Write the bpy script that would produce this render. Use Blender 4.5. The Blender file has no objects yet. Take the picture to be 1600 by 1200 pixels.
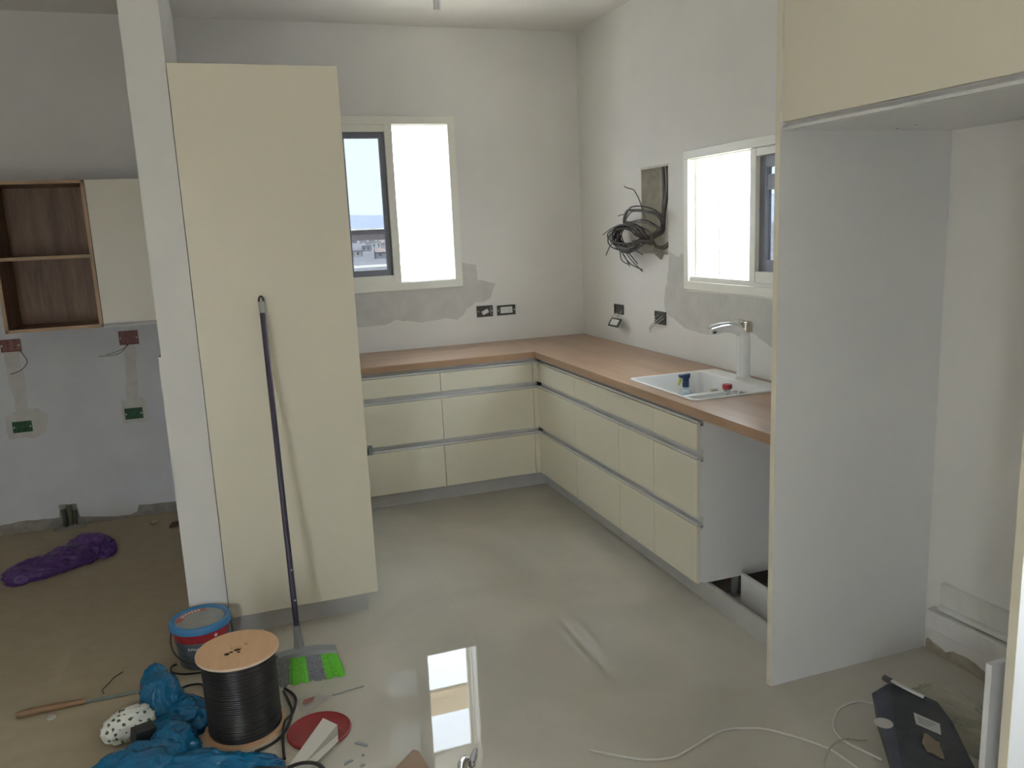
import bpy, bmesh, math, random
from mathutils import Vector, Matrix, noise

# ------------------------------------------------------------------ camera
SC = bpy.context.scene
COL = SC.collection
CAM_LOC = Vector((-2.437, -5.4179, 1.6741))
YAW, PITCH, ROLL, FPX = math.radians(19.0204), math.radians(-10.7761), math.radians(-2.5163), 1277.4
fw = Vector((math.sin(YAW) * math.cos(PITCH), math.cos(YAW) * math.cos(PITCH), math.sin(PITCH)))
rt = Vector((math.cos(YAW), -math.sin(YAW), 0))
up = rt.cross(fw)
rt2 = math.cos(ROLL) * rt + math.sin(ROLL) * up
up2 = -math.sin(ROLL) * rt + math.cos(ROLL) * up
cam = bpy.data.cameras.new('camera')
cam.sensor_fit = 'HORIZONTAL'
cam.sensor_width = 36.0
cam.lens = FPX / 1600 * 36
cam.clip_end = 9000
cam.clip_start = 0.02
co = bpy.data.objects.new('camera', cam)
COL.objects.link(co)
co.matrix_world = Matrix(((rt2.x, up2.x, -fw.x, CAM_LOC.x), (rt2.y, up2.y, -fw.y, CAM_LOC.y), (rt2.z, up2.z, -fw.z, CAM_LOC.z), (0, 0, 0, 1)))
SC.camera = co

# ------------------------------------------------------------------ sky, sun, exposure
world = bpy.data.worlds.new('sky')
SC.world = world
world.use_nodes = True
wn, wl = world.node_tree.nodes, world.node_tree.links
wn.clear()
w_out = wn.new('ShaderNodeOutputWorld')
w_bg = wn.new('ShaderNodeBackground')
w_tc = wn.new('ShaderNodeTexCoord')
w_sep = wn.new('ShaderNodeSeparateXYZ')
w_rmp = wn.new('ShaderNodeValToRGB')
wl.new(w_tc.outputs['Generated'], w_sep.inputs[0])
wl.new(w_sep.outputs['Z'], w_rmp.inputs[0])
w_rmp.color_ramp.elements[0].position = 0.0
w_rmp.color_ramp.elements[0].color = (0.84, 0.918, 1.0, 1)
w_rmp.color_ramp.elements[1].position = 0.9
w_rmp.color_ramp.elements[1].color = (0.72, 0.86, 1.0, 1)
wl.new(w_rmp.outputs[0], w_bg.inputs['Color'])
w_bg.inputs['Strength'].default_value = 13.0
wl.new(w_bg.outputs[0], w_out.inputs[0])

sun = bpy.data.lights.new('sun', 'SUN')
sun.energy = 60.0
sun.angle = math.radians(0.6)
sun.color = (1.0, 0.97, 0.92)
so = bpy.data.objects.new('sun', sun)
COL.objects.link(so)
so.rotation_euler = Vector((0.0, 0.34, -0.94)).to_track_quat('-Z', 'Y').to_euler()
so.location = (0, -20, 60)

SC.view_settings.view_transform = 'Standard'
SC.view_settings.look = 'None'
SC.view_settings.gamma = 1
SC.view_settings.use_curve_mapping = False
SC.view_settings.exposure = 0.31
SC.cycles.diffuse_bounces = 5
SC.cycles.max_bounces = 8
SC.cycles.transparent_max_bounces = 8

random.seed(7)

# ------------------------------------------------------------------ mesh helpers
class MB:
    """collects geometry of ONE part in world (or local) coordinates"""
    def __init__(s):
        s.v = []; s.f = []; s.m = []
    def add(s, vs, fs, mi=0):
        o = len(s.v)
        s.v += [tuple(p) for p in vs]
        s.f += [tuple(i + o for i in f) for f in fs]
        s.m += [mi] * len(fs)
        return s
    def box(s, x0, x1, y0, y1, z0, z1, mi=0):
        return s.add([(x0, y0, z0), (x1, y0, z0), (x1, y1, z0), (x0, y1, z0), (x0, y0, z1), (x1, y0, z1), (x1, y1, z1), (x0, y1, z1)],
                     [(0, 3, 2, 1), (4, 5, 6, 7), (0, 1, 5, 4), (1, 2, 6, 5), (2, 3, 7, 6), (3, 0, 4, 7)], mi)
    def prism(s, poly, axis, a, b, mi=0):
        """poly: 2-D points in the two other axes, extruded along axis from a to b"""
        def P(p, t):
            if axis == 'x': return (t, p[0], p[1])
            if axis == 'y': return (p[0], t, p[1])
            return (p[0], p[1], t)
        n = len(poly)
        vs = [P(p, a) for p in poly] + [P(p, b) for p in poly]
        fs = [tuple(range(n))[::-1], tuple(range(n, 2 * n))] + [(i, (i + 1) % n, n + (i + 1) % n, n + i) for i in range(n)]
        return s.add(vs, fs, mi)
    def loft(s, loops, cap0=True, cap1=True, closed=False, mi=0):
        n = len(loops[0]); vs = []; fs = []
        for L in loops: vs += [tuple(p) for p in L]
        k = len(loops)
        for j in range(k - 1 + (1 if closed else 0)):
            a = j * n; b = ((j + 1) % k) * n
            for i in range(n):
                i2 = (i + 1) % n
                fs.append((a + i, a + i2, b + i2, b + i))
        if not closed:
            if cap0: fs.append(tuple(range(n))[::-1])
            if cap1: fs.append(tuple(range((k - 1) * n, k * n)))
        return s.add(vs, fs, mi)
    def lathe(s, prof, c, n=32, cap0=True, cap1=True, mi=0):
        loops = [[(c[0] + r * math.cos(2 * math.pi * i / n), c[1] + r * math.sin(2 * math.pi * i / n), c[2] + z) for i in range(n)] for r, z in prof]
        return s.loft(loops, cap0, cap1, mi=mi)
    def tube(s, pts, r, n=8, sub=5, mi=0, rb=None):
        """smooth tube through pts; r is a number or one radius per point"""
        P = [Vector(p) for p in pts]
        R = list(r) if isinstance(r, (list, tuple)) else [r] * len(P)
        RB = R if rb is None else list(rb)
        Q = []; QR = []; QB = []
        for i in range(len(P) - 1):
            p0 = P[max(i - 1, 0)]; p1 = P[i]; p2 = P[i + 1]; p3 = P[min(i + 2, len(P) - 1)]
            for k in range(sub):
                t = k / sub
                Q.append(0.5 * ((2 * p1) + (p2 - p0) * t + (2 * p0 - 5 * p1 + 4 * p2 - p3) * t * t + (3 * p1 - p0 - 3 * p2 + p3) * t ** 3))
                QR.append(R[i] + (R[i + 1] - R[i]) * t); QB.append(RB[i] + (RB[i + 1] - RB[i]) * t)
        Q.append(P[-1]); QR.append(R[-1]); QB.append(RB[-1])
        loops = []; nrm = None
        for i, p in enumerate(Q):
            t = (Q[min(i + 1, len(Q) - 1)] - Q[max(i - 1, 0)])
            if t.length < 1e-9: t = Vector((0, 0, 1))
            t.normalize()
            if nrm is None:
                a = Vector((0, 0, 1)) if abs(t.z) < 0.9 else Vector((0, 1, 0))
                nrm = (a - t * a.dot(t)).normalized()
            else:
                nrm = (nrm - t * nrm.dot(t)).normalized()
            b = t.cross(nrm)
            loops.append([p + nrm * QR[i] * math.cos(2 * math.pi * k / n) + b * QB[i] * math.sin(2 * math.pi * k / n) for k in range(n)])
        return s.loft(loops, mi=mi)

ORG = {}
def build(name, mb, mats, parent=None, smooth=False, bevel=0.0, local=False, recalc=True):
    """ONE mesh object. World-space geometry unless local."""
    org = ORG.get(parent.name, Vector((0, 0, 0))) if parent else Vector((0, 0, 0))
    me = bpy.data.meshes.new(name)
    vs = mb.v if local else [(x - org.x, y - org.y, z - org.z) for x, y, z in mb.v]
    me.from_pydata(vs, [], mb.f)
    if not isinstance(mats, (list, tuple)): mats = [mats]
    for m in mats: me.materials.append(m)
    if len(mats) > 1:
        for p, mi in zip(me.polygons, mb.m): p.material_index = mi
    if recalc or bevel:
        bm = bmesh.new(); bm.from_mesh(me)
        if recalc: bmesh.ops.recalc_face_normals(bm, faces=bm.faces)
        if bevel:
            es = [e for e in bm.edges if len(e.link_faces) == 2 and e.calc_face_angle(0) > 0.6]
            bmesh.ops.bevel(bm, geom=es, offset=bevel, segments=2, profile=0.5, affect='EDGES', clamp_overlap=True)
        bm.to_mesh(me); bm.free()
    if smooth:
        for p in me.polygons: p.use_smooth = True
        if smooth != 'all' and hasattr(me, 'set_sharp_from_angle'): me.set_sharp_from_angle(angle=math.radians(40))
    o = bpy.data.objects.new(name, me)
    COL.objects.link(o)
    if parent:
        o.parent = parent
    ORG[o.name] = org.copy()
    return o
def thing(name, label, cat, loc, rotz=0.0, group=None, kind=None):
    o = bpy.data.objects.new(name, None)
    COL.objects.link(o)
    o.location = loc
    o.rotation_euler = (0, 0, rotz)
    o.empty_display_size = 0.05
    ORG[o.name] = Vector(loc)
    if label: o['label'] = label
    if cat: o['category'] = cat
    if group: o['group'] = group
    if kind: o['kind'] = kind
    return o
def tag(o, label, cat, group=None):
    o['label'] = label; o['category'] = cat
    if group: o['group'] = group
    return o
def struct(o, label=None):
    o['kind'] = 'structure'
    if label: o['label'] = label
    return o

# ------------------------------------------------------------------ materials
MATS = {}
def mat(name, col, rough=0.5, metal=0.0, var=0.0, vscale=4.0, bump=0.0, bscale=60.0, spec=0.5, coat=0.0, trans=0.0, alpha=1.0, emit=None):
    if name in MATS: return MATS[name]
    m = bpy.data.materials.new(name); m.use_nodes = True
    nt = m.node_tree; n = nt.nodes; l = nt.links
    b = n['Principled BSDF']
    c = (col[0], col[1], col[2], 1)
    b.inputs['Base Color'].default_value = c
    b.inputs['Roughness'].default_value = rough
    b.inputs['Metallic'].default_value = metal
    b.inputs['Specular IOR Level'].default_value = spec
    b.inputs['Coat Weight'].default_value = coat
    b.inputs['Transmission Weight'].default_value = trans
    b.inputs['Alpha'].default_value = alpha
    geo = n.new('ShaderNodeNewGeometry')
    if var:
        nz = n.new('ShaderNodeTexNoise'); nz.inputs['Scale'].default_value = vscale; nz.inputs['Detail'].default_value = 6
        l.new(geo.outputs['Position'], nz.inputs['Vector'])
        mx = n.new('ShaderNodeMix'); mx.data_type = 'RGBA'
        mx.inputs[6].default_value = tuple(max(0, k * (1 - var)) for k in col) + (1,)
        mx.inputs[7].default_value = tuple(min(1, k * (1 + var)) for k in col) + (1,)
        mr = n.new('ShaderNodeMapRange'); mr.inputs[1].default_value = 0.3; mr.inputs[2].default_value = 0.7
        l.new(nz.outputs['Fac'], mr.inputs[0]); l.new(mr.outputs[0], mx.inputs[0]); l.new(mx.outputs[2], b.inputs['Base Color'])
    if bump:
        nb = n.new('ShaderNodeTexNoise'); nb.inputs['Scale'].default_value = bscale; nb.inputs['Detail'].default_value = 5
        l.new(geo.outputs['Position'], nb.inputs['Vector'])
        bp = n.new('ShaderNodeBump'); bp.inputs['Strength'].default_value = bump; bp.inputs['Distance'].default_value = 0.004
        l.new(nb.outputs['Fac'], bp.inputs['Height']); l.new(bp.outputs[0], b.inputs['Normal'])
    MATS[name] = m
    return m
def wood(name, c1, c2, stretch, rough=0.45, scale=9.0, mid=0.5):
    m = bpy.data.materials.new(name); m.use_nodes = True
    n = m.node_tree.nodes; l = m.node_tree.links; b = n['Principled BSDF']
    geo = n.new('ShaderNodeNewGeometry'); mp = n.new('ShaderNodeMapping'); mp.inputs['Scale'].default_value = stretch
    l.new(geo.outputs['Position'], mp.inputs['Vector'])
    a = n.new('ShaderNodeTexNoise'); a.inputs['Scale'].default_value = scale; a.inputs['Detail'].default_value = 8; a.inputs['Roughness'].default_value = 0.65
    a.inputs['Distortion'].default_value = 0.4
    l.new(mp.outputs[0], a.inputs['Vector'])
    big = n.new('ShaderNodeTexNoise'); big.inputs['Scale'].default_value = scale * 0.25; big.inputs['Detail'].default_value = 2
    l.new(mp.outputs[0], big.inputs['Vector'])
    ad = n.new('ShaderNodeMath'); ad.operation = 'ADD'
    l.new(a.outputs['Fac'], ad.inputs[0]); l.new(big.outputs['Fac'], ad.inputs[1])
    mr = n.new('ShaderNodeMapRange'); mr.inputs[1].default_value = 0.65; mr.inputs[2].default_value = 1.35
    l.new(ad.outputs[0], mr.inputs[0])
    mx = n.new('ShaderNodeMix'); mx.data_type = 'RGBA'; mx.inputs[6].default_value = (*c1, 1); mx.inputs[7].default_value = (*c2, 1)
    l.new(mr.outputs[0], mx.inputs[0]); l.new(mx.outputs[2], b.inputs['Base Color'])
    b.inputs['Roughness'].default_value = rough
    return m
def film(name, col, opacity, rough=0.2, crinkle=0.0):
    """thin plastic film or tinted glass: part glossy body, part see-through"""
    m = bpy.data.materials.new(name); m.use_nodes = True
    n = m.node_tree.nodes; l = m.node_tree.links; b = n['Principled BSDF']
    b.inputs['Base Color'].default_value = (*col, 1); b.inputs['Roughness'].default_value = rough
    if crinkle:
        g_ = n.new('ShaderNodeNewGeometry'); nz = n.new('ShaderNodeTexNoise'); nz.inputs['Scale'].default_value = 34; nz.inputs['Detail'].default_value = 4; nz.inputs['Distortion'].default_value = 1.2
        if hasattr(nz, 'noise_type'): nz.noise_type = 'RIDGED_MULTIFRACTAL'
        l.new(g_.outputs['Position'], nz.inputs['Vector'])
        bp = n.new('ShaderNodeBump'); bp.inputs['Strength'].default_value = crinkle; bp.inputs['Distance'].default_value = 0.006
        l.new(nz.outputs['Fac'], bp.inputs['Height']); l.new(bp.outputs[0], b.inputs['Normal'])
    t = n.new('ShaderNodeBsdfTransparent'); t.inputs[0].default_value = (*[min(1, 0.3 + 0.7 * c / max(col)) for c in col], 1)
    mx = n.new('ShaderNodeMixShader'); mx.inputs[0].default_value = opacity
    l.new(t.outputs[0], mx.inputs[1]); l.new(b.outputs[0], mx.inputs[2]); l.new(mx.outputs[0], n['Material Output'].inputs[0])
    return m

M_WALL = mat('wall_plaster', (0.80, 0.785, 0.745), 0.85, var=0.03, vscale=2.5, bump=0.08, bscale=25)
M_CEIL = mat('ceiling_paint', (0.80, 0.78, 0.74), 0.9, var=0.02, bump=0.04, bscale=20)
M_CEMENT = mat('grey_skim_coat', (0.61, 0.60, 0.56), 0.9, var=0.07, vscale=9, bump=0.15, bscale=40)
M_GREYWALL = mat('bluish_plaster', (0.66, 0.665, 0.68), 0.9, var=0.05, vscale=4, bump=0.1, bscale=30)  # bluish grey tone for the lower wall beyond the partition
M_TANSKIM = mat('tan_skim_coat', (0.60, 0.585, 0.54), 0.9, var=0.07, vscale=14, bump=0.2, bscale=60)
M_CONC = mat('raw_concrete', (0.30, 0.28, 0.24), 0.95, var=0.2, vscale=18, bump=0.5, bscale=50)
M_CREAM = mat('cream_lacquer', (0.74, 0.695, 0.565), 0.34, var=0.01, vscale=1.5)
M_WHITE = mat('white_melamine', (0.76, 0.76, 0.755), 0.45, var=0.01)
M_ALU = mat('brushed_aluminium', (0.68, 0.68, 0.675), 0.36, metal=0.2, var=0.03, vscale=30)
M_PLINTH = mat('aluminium_plinth', (0.53, 0.525, 0.51), 0.35, metal=0.2, var=0.03, vscale=12)
M_FRAME = mat('cream_window_aluminium', (0.86, 0.85, 0.76), 0.4)
M_SASH = mat('dark_sash_profile', (0.20, 0.21, 0.25), 0.4)
M_CHROME = mat('chrome', (0.75, 0.75, 0.74), 0.12, metal=1.0)
M_SINK = mat('white_composite', (0.82, 0.82, 0.80), 0.3)
M_BLACK = mat('black_plastic', (0.018, 0.018, 0.018), 0.4)
M_DARK = mat('dark_grey_plastic', (0.06, 0.065, 0.06), 0.5)
M_WHITEP = mat('white_plastic', (0.78, 0.77, 0.74), 0.4)
M_GREY = mat('grey_plastic', (0.25, 0.27, 0.27), 0.45)
M_SOOT = mat('black_rubber_sheath', (0.014, 0.013, 0.012), 0.38)
M_TAN = mat('tan_stone', (0.62, 0.50, 0.33), 0.8, var=0.12, vscale=6)
M_TOPX = wood('oak_worktop_along_x', (0.30, 0.185, 0.112), (0.46, 0.305, 0.198), (1.0, 9.0, 9.0), 0.32, 3.0)
M_TOPY = wood('oak_worktop_along_y', (0.30, 0.185, 0.112), (0.46, 0.305, 0.198), (9.0, 1.0, 9.0), 0.32, 3.0)
M_OAKV = wood('oak_veneer', (0.15, 0.088, 0.052), (0.30, 0.185, 0.115), (8.0, 8.0, 0.8), 0.5, 7.0)
M_OAKEDGE = wood('oak_edge', (0.36, 0.235, 0.13), (0.46, 0.31, 0.18), (2.0, 8.0, 2.0), 0.5, 5.0)
M_PLY = wood('birch_ply', (0.60, 0.36, 0.20), (0.70, 0.44, 0.25), (6.0, 1.0, 1.0), 0.5, 6.0)

def floor_material():
    m = bpy.data.materials.new('glossy_porcelain_with_dust'); m.use_nodes = True
    n = m.node_tree.nodes; l = m.node_tree.links; b = n['Principled BSDF']
    geo = n.new('ShaderNodeNewGeometry'); sep = n.new('ShaderNodeSeparateXYZ'); l.new(geo.outputs['Position'], sep.inputs[0])
    nz = n.new('ShaderNodeTexNoise'); nz.inputs['Scale'].default_value = 3.0; nz.inputs['Detail'].default_value = 7
    l.new(geo.outputs['Position'], nz.inputs['Vector'])
    # building dust: thick beyond the partition, thinning towards the kitchen
    wob = n.new('ShaderNodeMath'); wob.operation = 'MULTIPLY_ADD'; wob.inputs[1].default_value = 0.5; wob.inputs[2].default_value = -0.25
    l.new(nz.outputs['Fac'], wob.inputs[0])
    ax = n.new('ShaderNodeMath'); ax.operation = 'ADD'; l.new(sep.outputs['X'], ax.inputs[0]); l.new(wob.outputs[0], ax.inputs[1])
    dm = n.new('ShaderNodeMapRange'); dm.inputs[1].default_value = -2.2; dm.inputs[2].default_value = -2.75; dm.clamp = True
    l.new(ax.outputs[0], dm.inputs[0])
    tile = n.new('ShaderNodeMix'); tile.data_type = 'RGBA'
    tile.inputs[6].default_value = (0.455, 0.43, 0.365, 1); tile.inputs[7].default_value = (0.55, 0.52, 0.45, 1)
    n2 = n.new('ShaderNodeTexNoise'); n2.inputs['Scale'].default_value = 1.3; n2.inputs['Detail'].default_value = 9; n2.inputs['Distortion'].default_value = 0.8
    l.new(geo.outputs['Position'], n2.inputs['Vector'])
    mr = n.new('ShaderNodeMapRange'); mr.inputs[1].default_value = 0.35; mr.inputs[2].default_value = 0.65
    l.new(n2.outputs['Fac'], mr.inputs[0]); l.new(mr.outputs[0], tile.inputs[0])
    dust = n.new('ShaderNodeMix'); dust.data_type = 'RGBA'
    dust.inputs[6].default_value = (0.36, 0.30, 0.20, 1); dust.inputs[7].default_value = (0.46, 0.39, 0.27, 1)
    n3 = n.new('ShaderNodeTexNoise'); n3.inputs['Scale'].default_value = 12; n3.inputs['Detail'].default_value = 9
    l.new(geo.outputs['Position'], n3.inputs['Vector']); l.new(n3.outputs['Fac'], dust.inputs[0])
    mx = n.new('ShaderNodeMix'); mx.data_type = 'RGBA'
    l.new(dm.outputs[0], mx.inputs[0]); l.new(tile.outputs[2], mx.inputs[6]); l.new(dust.outputs[2], mx.inputs[7])
    l.new(mx.outputs[2], b.inputs['Base Color'])
    rr = n.new('ShaderNodeMapRange'); rr.inputs[3].default_value = 0.012; rr.inputs[4].default_value = 0.75
    l.new(dm.outputs[0], rr.inputs[0]); l.new(rr.outputs[0], b.inputs['Roughness'])
    b.inputs['Specular IOR Level'].default_value = 0.27
    return m
M_FLOOR = floor_material()

# ------------------------------------------------------------------ the setting
H = 2.9667
X0, Y0 = -4.5, -6.9            # left wall, wall behind the camera
TB, TR = 0.29, 0.225           # wall thicknesses

fl = MB(); fl.box(X0 - 0.2, TR, Y0 - 0.2, TB, -0.22, -0.0008)
FLOOR = struct(build('floor', fl, mat('grout', (0.44, 0.41, 0.34), 0.9)), 'large pale glossy porcelain floor tiles, dusty towards the left')
tm = None; TS = 0.8
for i in range(6):
    for j in range(11):
        xa = -0.4 - TS * i; ya = -0.25 - TS * j
        if xa < X0 - 0.3 or ya < Y0 - 0.3: continue
        if tm is None:
            t = MB(); t.box(-TS / 2 + 0.00012, TS / 2 - 0.00012, -TS / 2 + 0.00012, TS / 2 - 0.00012, -0.0007, 0.0)
            o = build('floor_tile', t, M_FLOOR, FLOOR, local=True); tm = o
        else:
            o = tm.copy(); COL.objects.link(o)
        o.location = (xa, ya, 0)
ce = MB(); ce.box(X0 - 0.2, TR, Y0 - 0.2, TB, H, H + 0.25)
struct(build('ceiling', ce, M_CEIL), 'plain off-white plaster ceiling')

def wall_cells(mb, horiz, vert, holes, emit):
    """grid decomposition of a wall rectangle with rectangular holes"""
    xs = sorted(set(list(horiz) + [h[0] for h in holes] + [h[1] for h in holes]))
    zs = sorted(set(list(vert) + [h[2] for h in holes] + [h[3] for h in holes]))
    for a, b in zip(xs, xs[1:]):
        run = None
        for c, d in zip(zs, zs[1:]):
            mx, mz = (a + b) / 2, (c + d) / 2
            solid = not any(h[0] < mx < h[1] and h[2] < mz < h[3] for h in holes)
            if solid:
                run = (run[0], d) if run else (c, d)
            if (not solid or d == zs[-1]) and run:
                emit(a, b, run[0], run[1]); run = None
wb = MB()
WIN1 = (-1.70, -0.935, 1.345, 2.37)
wall_cells(wb, (X0 - 0.2, TR), (0, H), [WIN1], lambda a, b, c, d: wb.box(a, b, 0, TB, c, d))
WALLB = struct(build('wall_back', wb, M_WALL), 'off-white plaster back wall with small window and grey skim patches')
wr = MB()
WIN2 = (-2.70, -1.44, 1.36, 2.0)
WIN_ADDED = (-5.05, -4.34, 0.75, 2.1)  # unseen side opening, added to brighten the recess end panel
NICHE = (-1.217, -0.905, 1.487, 1.996)
wall_cells(wr, (Y0 - 0.2, 0), (0, H), [WIN2, NICHE, WIN_ADDED], lambda a, b, c, d: wr.box(0, TR, a, b, c, d))
WALLR = struct(build('wall_right', wr, M_WALL), 'off-white plaster right wall with window, fuse niche and skim patches')
wl_ = MB(); wl_.box(X0 - 0.2, X0, Y0 - 0.2, 0, 0, H)
struct(build('wall_left', wl_, M_WALL), 'plain off-white plaster wall left of the view')
wk = MB()
OPEN3 = (-4.12, -3.54, 0.0, 2.1)
wall_cells(wk, (X0, 0), (0, H), [OPEN3], lambda a, b, c, d: wk.box(a, b, Y0 - 0.2, Y0, c, d))
struct(build('wall_rear', wk, M_WALL), 'off-white wall with a wide balcony opening behind the viewer')
wp = MB()
wp.box(-2.697, -2.557, -1.949, 0, 1.235, H)
wp.box(-2.708, -2.557, -1.949, 0, 0, 1.235)
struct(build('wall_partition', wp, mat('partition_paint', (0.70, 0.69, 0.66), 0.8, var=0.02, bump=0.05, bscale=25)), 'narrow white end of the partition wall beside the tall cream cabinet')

def rough_poly(poly, amp, seed, sub=5, fix=()):
    out = []
    n = len(poly)
    for i in range(n):
        a = Vector((*poly[i], 0)); b = Vector((*poly[(i + 1) % n], 0))
        for k in range(sub):
            p = a.lerp(b, k / sub)
            if i not in fix:
                p += Vector((noise.noise(Vector((p.x * 23, p.y * 23, seed))), noise.noise(Vector((p.x * 23, p.y * 23, seed + 9))), 0)) * amp
            out.append((p.x, p.y))
    return out
p1 = [(-0.89, 1.456), (-0.791, 1.442), (-0.788, 1.324), (-0.737, 1.325), (-0.663, 1.312), (-0.691, 1.216), (-0.744, 1.189), (-0.814, 1.176), (-0.881, 1.141), (-0.94, 1.071), (-1.034, 1.091), (-1.192, 1.073), (-1.366, 1.104), (-1.454, 1.076), (-1.75, 1.075), (-1.75, 1.297), (-0.9, 1.297)]
pm = MB(); pm.prism(rough_poly(p1, 0.012, 1, 5, (14, 15, 16)), 'y', -0.0015, 0.0); build('skim_patch', pm, M_CEMENT, WALLB)
p2 = [(-1.228, 1.5), (-1.326, 1.473), (-1.395, 1.509), (-1.407, 1.286), (-2.72, 1.296), (-2.72, 1.08), (-2.196, 1.058), (-2.045, 1.112), (-1.885, 1.115), (-1.651, 1.063), (-1.392, 1.079), (-1.294, 1.114), (-1.179, 1.149), (-1.165, 1.235), (-1.204, 1.33)]
pm = MB(); pm.prism(rough_poly(p2, 0.014, 3, 5, (3, 4, 5)), 'x', -0.0015, 0.0); build('skim_patch', pm, M_CEMENT, WALLR)
# bluish grey plaster coat of the room beyond the partition, stopping short of the floor
p3 = [(X0, 1.60), (X0, 0.066), (-3.84, 0.064), (-3.70, 0.076), (-3.52, 0.063), (-3.515, 0.142), (-3.42, 0.138), (-3.415, 0.053), (-3.26, 0.03), (-3.127, 0.021), (-3.089, 0.036), (-3.081, 0.073), (-2.71, 0.055), (-2.71, 1.60)]
pm = MB(); pm.prism(rough_poly(p3, 0.006, 5, 6, (0, 13, 12)), 'y', -0.007, 0.0); build('plaster_coat', pm, M_GREYWALL, WALLB)
pm = MB(); pm.box(X0, -2.71, -0.0035, 0.0, 0, 0.2); build('concrete_base', pm, M_CONC, WALLB)
for k, pl in enumerate([[(-3.04, 1.08), (-2.975, 1.08), (-3.0, 0.75), (-2.97, 0.762), (-2.938, 0.60), (-3.10, 0.60), (-3.10, 0.75), (-3.06, 0.74)],
                        [(-3.675, 1.09), (-3.60, 1.09), (-3.59, 0.75), (-3.54, 0.74), (-3.50, 0.70), (-3.52, 0.60), (-3.60, 0.575), (-3.72, 0.58), (-3.72, 0.72), (-3.66, 0.74)]]):
    pm = MB(); pm.prism(rough_poly(pl, 0.016, 11 + k, 5), 'y', -0.0085, -0.004); build('skim_patch', pm, M_TANSKIM, WALLB)
# stacked white board offcuts low in the fridge niche, built as wall ledges
for (a, b, z0a, z1a, z0b, z1b, d) in [(-3.225, -4.05, 0.208, 0.298, 0.235, 0.325, 0.018), (-3.23, -4.05, 0.188, 0.215, 0.215, 0.242, 0.03), (-3.19, -4.05, 0.105, 0.188, 0.125, 0.215, 0.042)]:
    pm = MB(); pm.loft([[(0.0, a, z0a), (-d, a, z0a + 0.006), (-d, a, z1a - 0.006), (0.0, a, z1a)], [(0.0, b, z0b), (-d, b, z0b + 0.006), (-d, b, z1b - 0.006), (0.0, b, z1b)]])
    build('board_offcut', pm, mat('offcut_white', (0.74, 0.73, 0.70), 0.85, var=0.06, vscale=12, bump=0.15), WALLR, bevel=0.003)
pm = MB(); pm.prism(rough_poly([(-3.16, 0.0), (-3.16, 0.045), (-3.25, 0.03), (-3.34, 0.055), (-3.45, 0.03), (-4.05, 0.03), (-4.05, 0.0)], 0.012, 21, 5, (0, 5, 6)), 'x', -0.0015, 0.0)  # brown irregular strip along the foot of the niche wall
build('brown_base_mark', pm, mat('base_mark_brown', (0.40, 0.36, 0.28), 0.95, var=0.2, vscale=20), WALLR)
# the fuse niche: concrete back and lining
nb = MB(); nb.box(0.10, TR, NICHE[0], NICHE[1], NICHE[2], NICHE[3]); build('niche_back', nb, mat('niche_concrete', (0.66, 0.64, 0.56), 0.95, var=0.15, vscale=20, bump=0.4), WALLR)
nb = MB(); nb.box(-0.004, 0.1, NICHE[0], NICHE[1], NICHE[3] - 0.012, NICHE[3]).box(-0.004, 0.1, NICHE[1] - 0.006, NICHE[1], NICHE[2], NICHE[3])
build('niche_lining', nb, mat('niche_render', (0.62, 0.60, 0.52), 0.9, var=0.12, vscale=25), WALLR)
nb = MB(); nb.prism([(-1.075, 1.489), (-1.165, 1.489), (-1.143, 1.456)], 'x', -0.012, 0.0); build('torn_tab', nb, M_CONC, WALLR)

# windows
M_PANE = bpy.data.materials.new('tinted_glass'); M_PANE.use_nodes = True
_n = M_PANE.node_tree.nodes; _l = M_PANE.node_tree.links; _n.clear()
_o = _n.new('ShaderNodeOutputMaterial'); _t = _n.new('ShaderNodeBsdfTransparent'); _g = _n.new('ShaderNodeBsdfGlossy'); _x = _n.new('ShaderNodeMixShader'); _f = _n.new('ShaderNodeValue')
_t.inputs[0].default_value = (0.262, 0.27, 0.272, 1); _g.inputs[0].default_value = (0.9, 0.95, 1, 1); _g.inputs['Roughness'].default_value = 0.02; _f.outputs[0].default_value = 0.03
_l.new(_f.outputs[0], _x.inputs[0]); _l.new(_t.outputs[0], _x.inputs[1]); _l.new(_g.outputs[0], _x.inputs[2]); _l.new(_x.outputs[0], _o.inputs[0])

w1 = thing('window_1', 'cream sliding window in the back wall, half open, dark sash at left', None, (-1.32, 0, 1.30), kind='structure')
def ring_y(x0, x1, z0, z1, t, ya, yb):
    return MB().box(x0, x1, ya, yb, z0, z0 + t).box(x0, x1, ya, yb, z1 - t, z1).box(x0, x0 + t, ya, yb, z0 + t, z1 - t).box(x1 - t, x1, ya, yb, z0 + t, z1 - t)
build('window_frame', ring_y(-1.74, -0.895, 1.300, 2.415, 0.052, -0.016, -0.001), M_FRAME, w1, bevel=0.002)
build('window_liner', ring_y(-1.699, -0.936, 1.346, 2.369, 0.012, 0.0, 0.10), M_FRAME, w1)
g = MB().box(-1.365, -1.315, -0.012, 0.06, 1.352, 2.363).box(-1.688, -1.365, -0.010, 0.03, 1.352, 1.402).box(-1.688, -1.365, -0.010, 0.03, 2.318, 2.363).box(-1.688, -1.66, -0.010, 0.03, 1.402, 2.318)
build('mullion', g, M_FRAME, w1, bevel=0.0015)
s1 = build('sash_frame', ring_y(-1.66, -1.362, 1.402, 2.318, 0.038, 0.012, 0.040), M_SASH, w1)
build('glass_pane', MB().box(-1.622, -1.40, 0.024, 0.028, 1.44, 2.28), M_PANE, s1)
build('shutter_track', MB().box(-0.952, -0.936, 0.12, 0.15, 1.36, 2.355).box(-0.956, -0.936, 0.24, 0.27, 1.36, 2.355), M_FRAME, w1)
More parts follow.
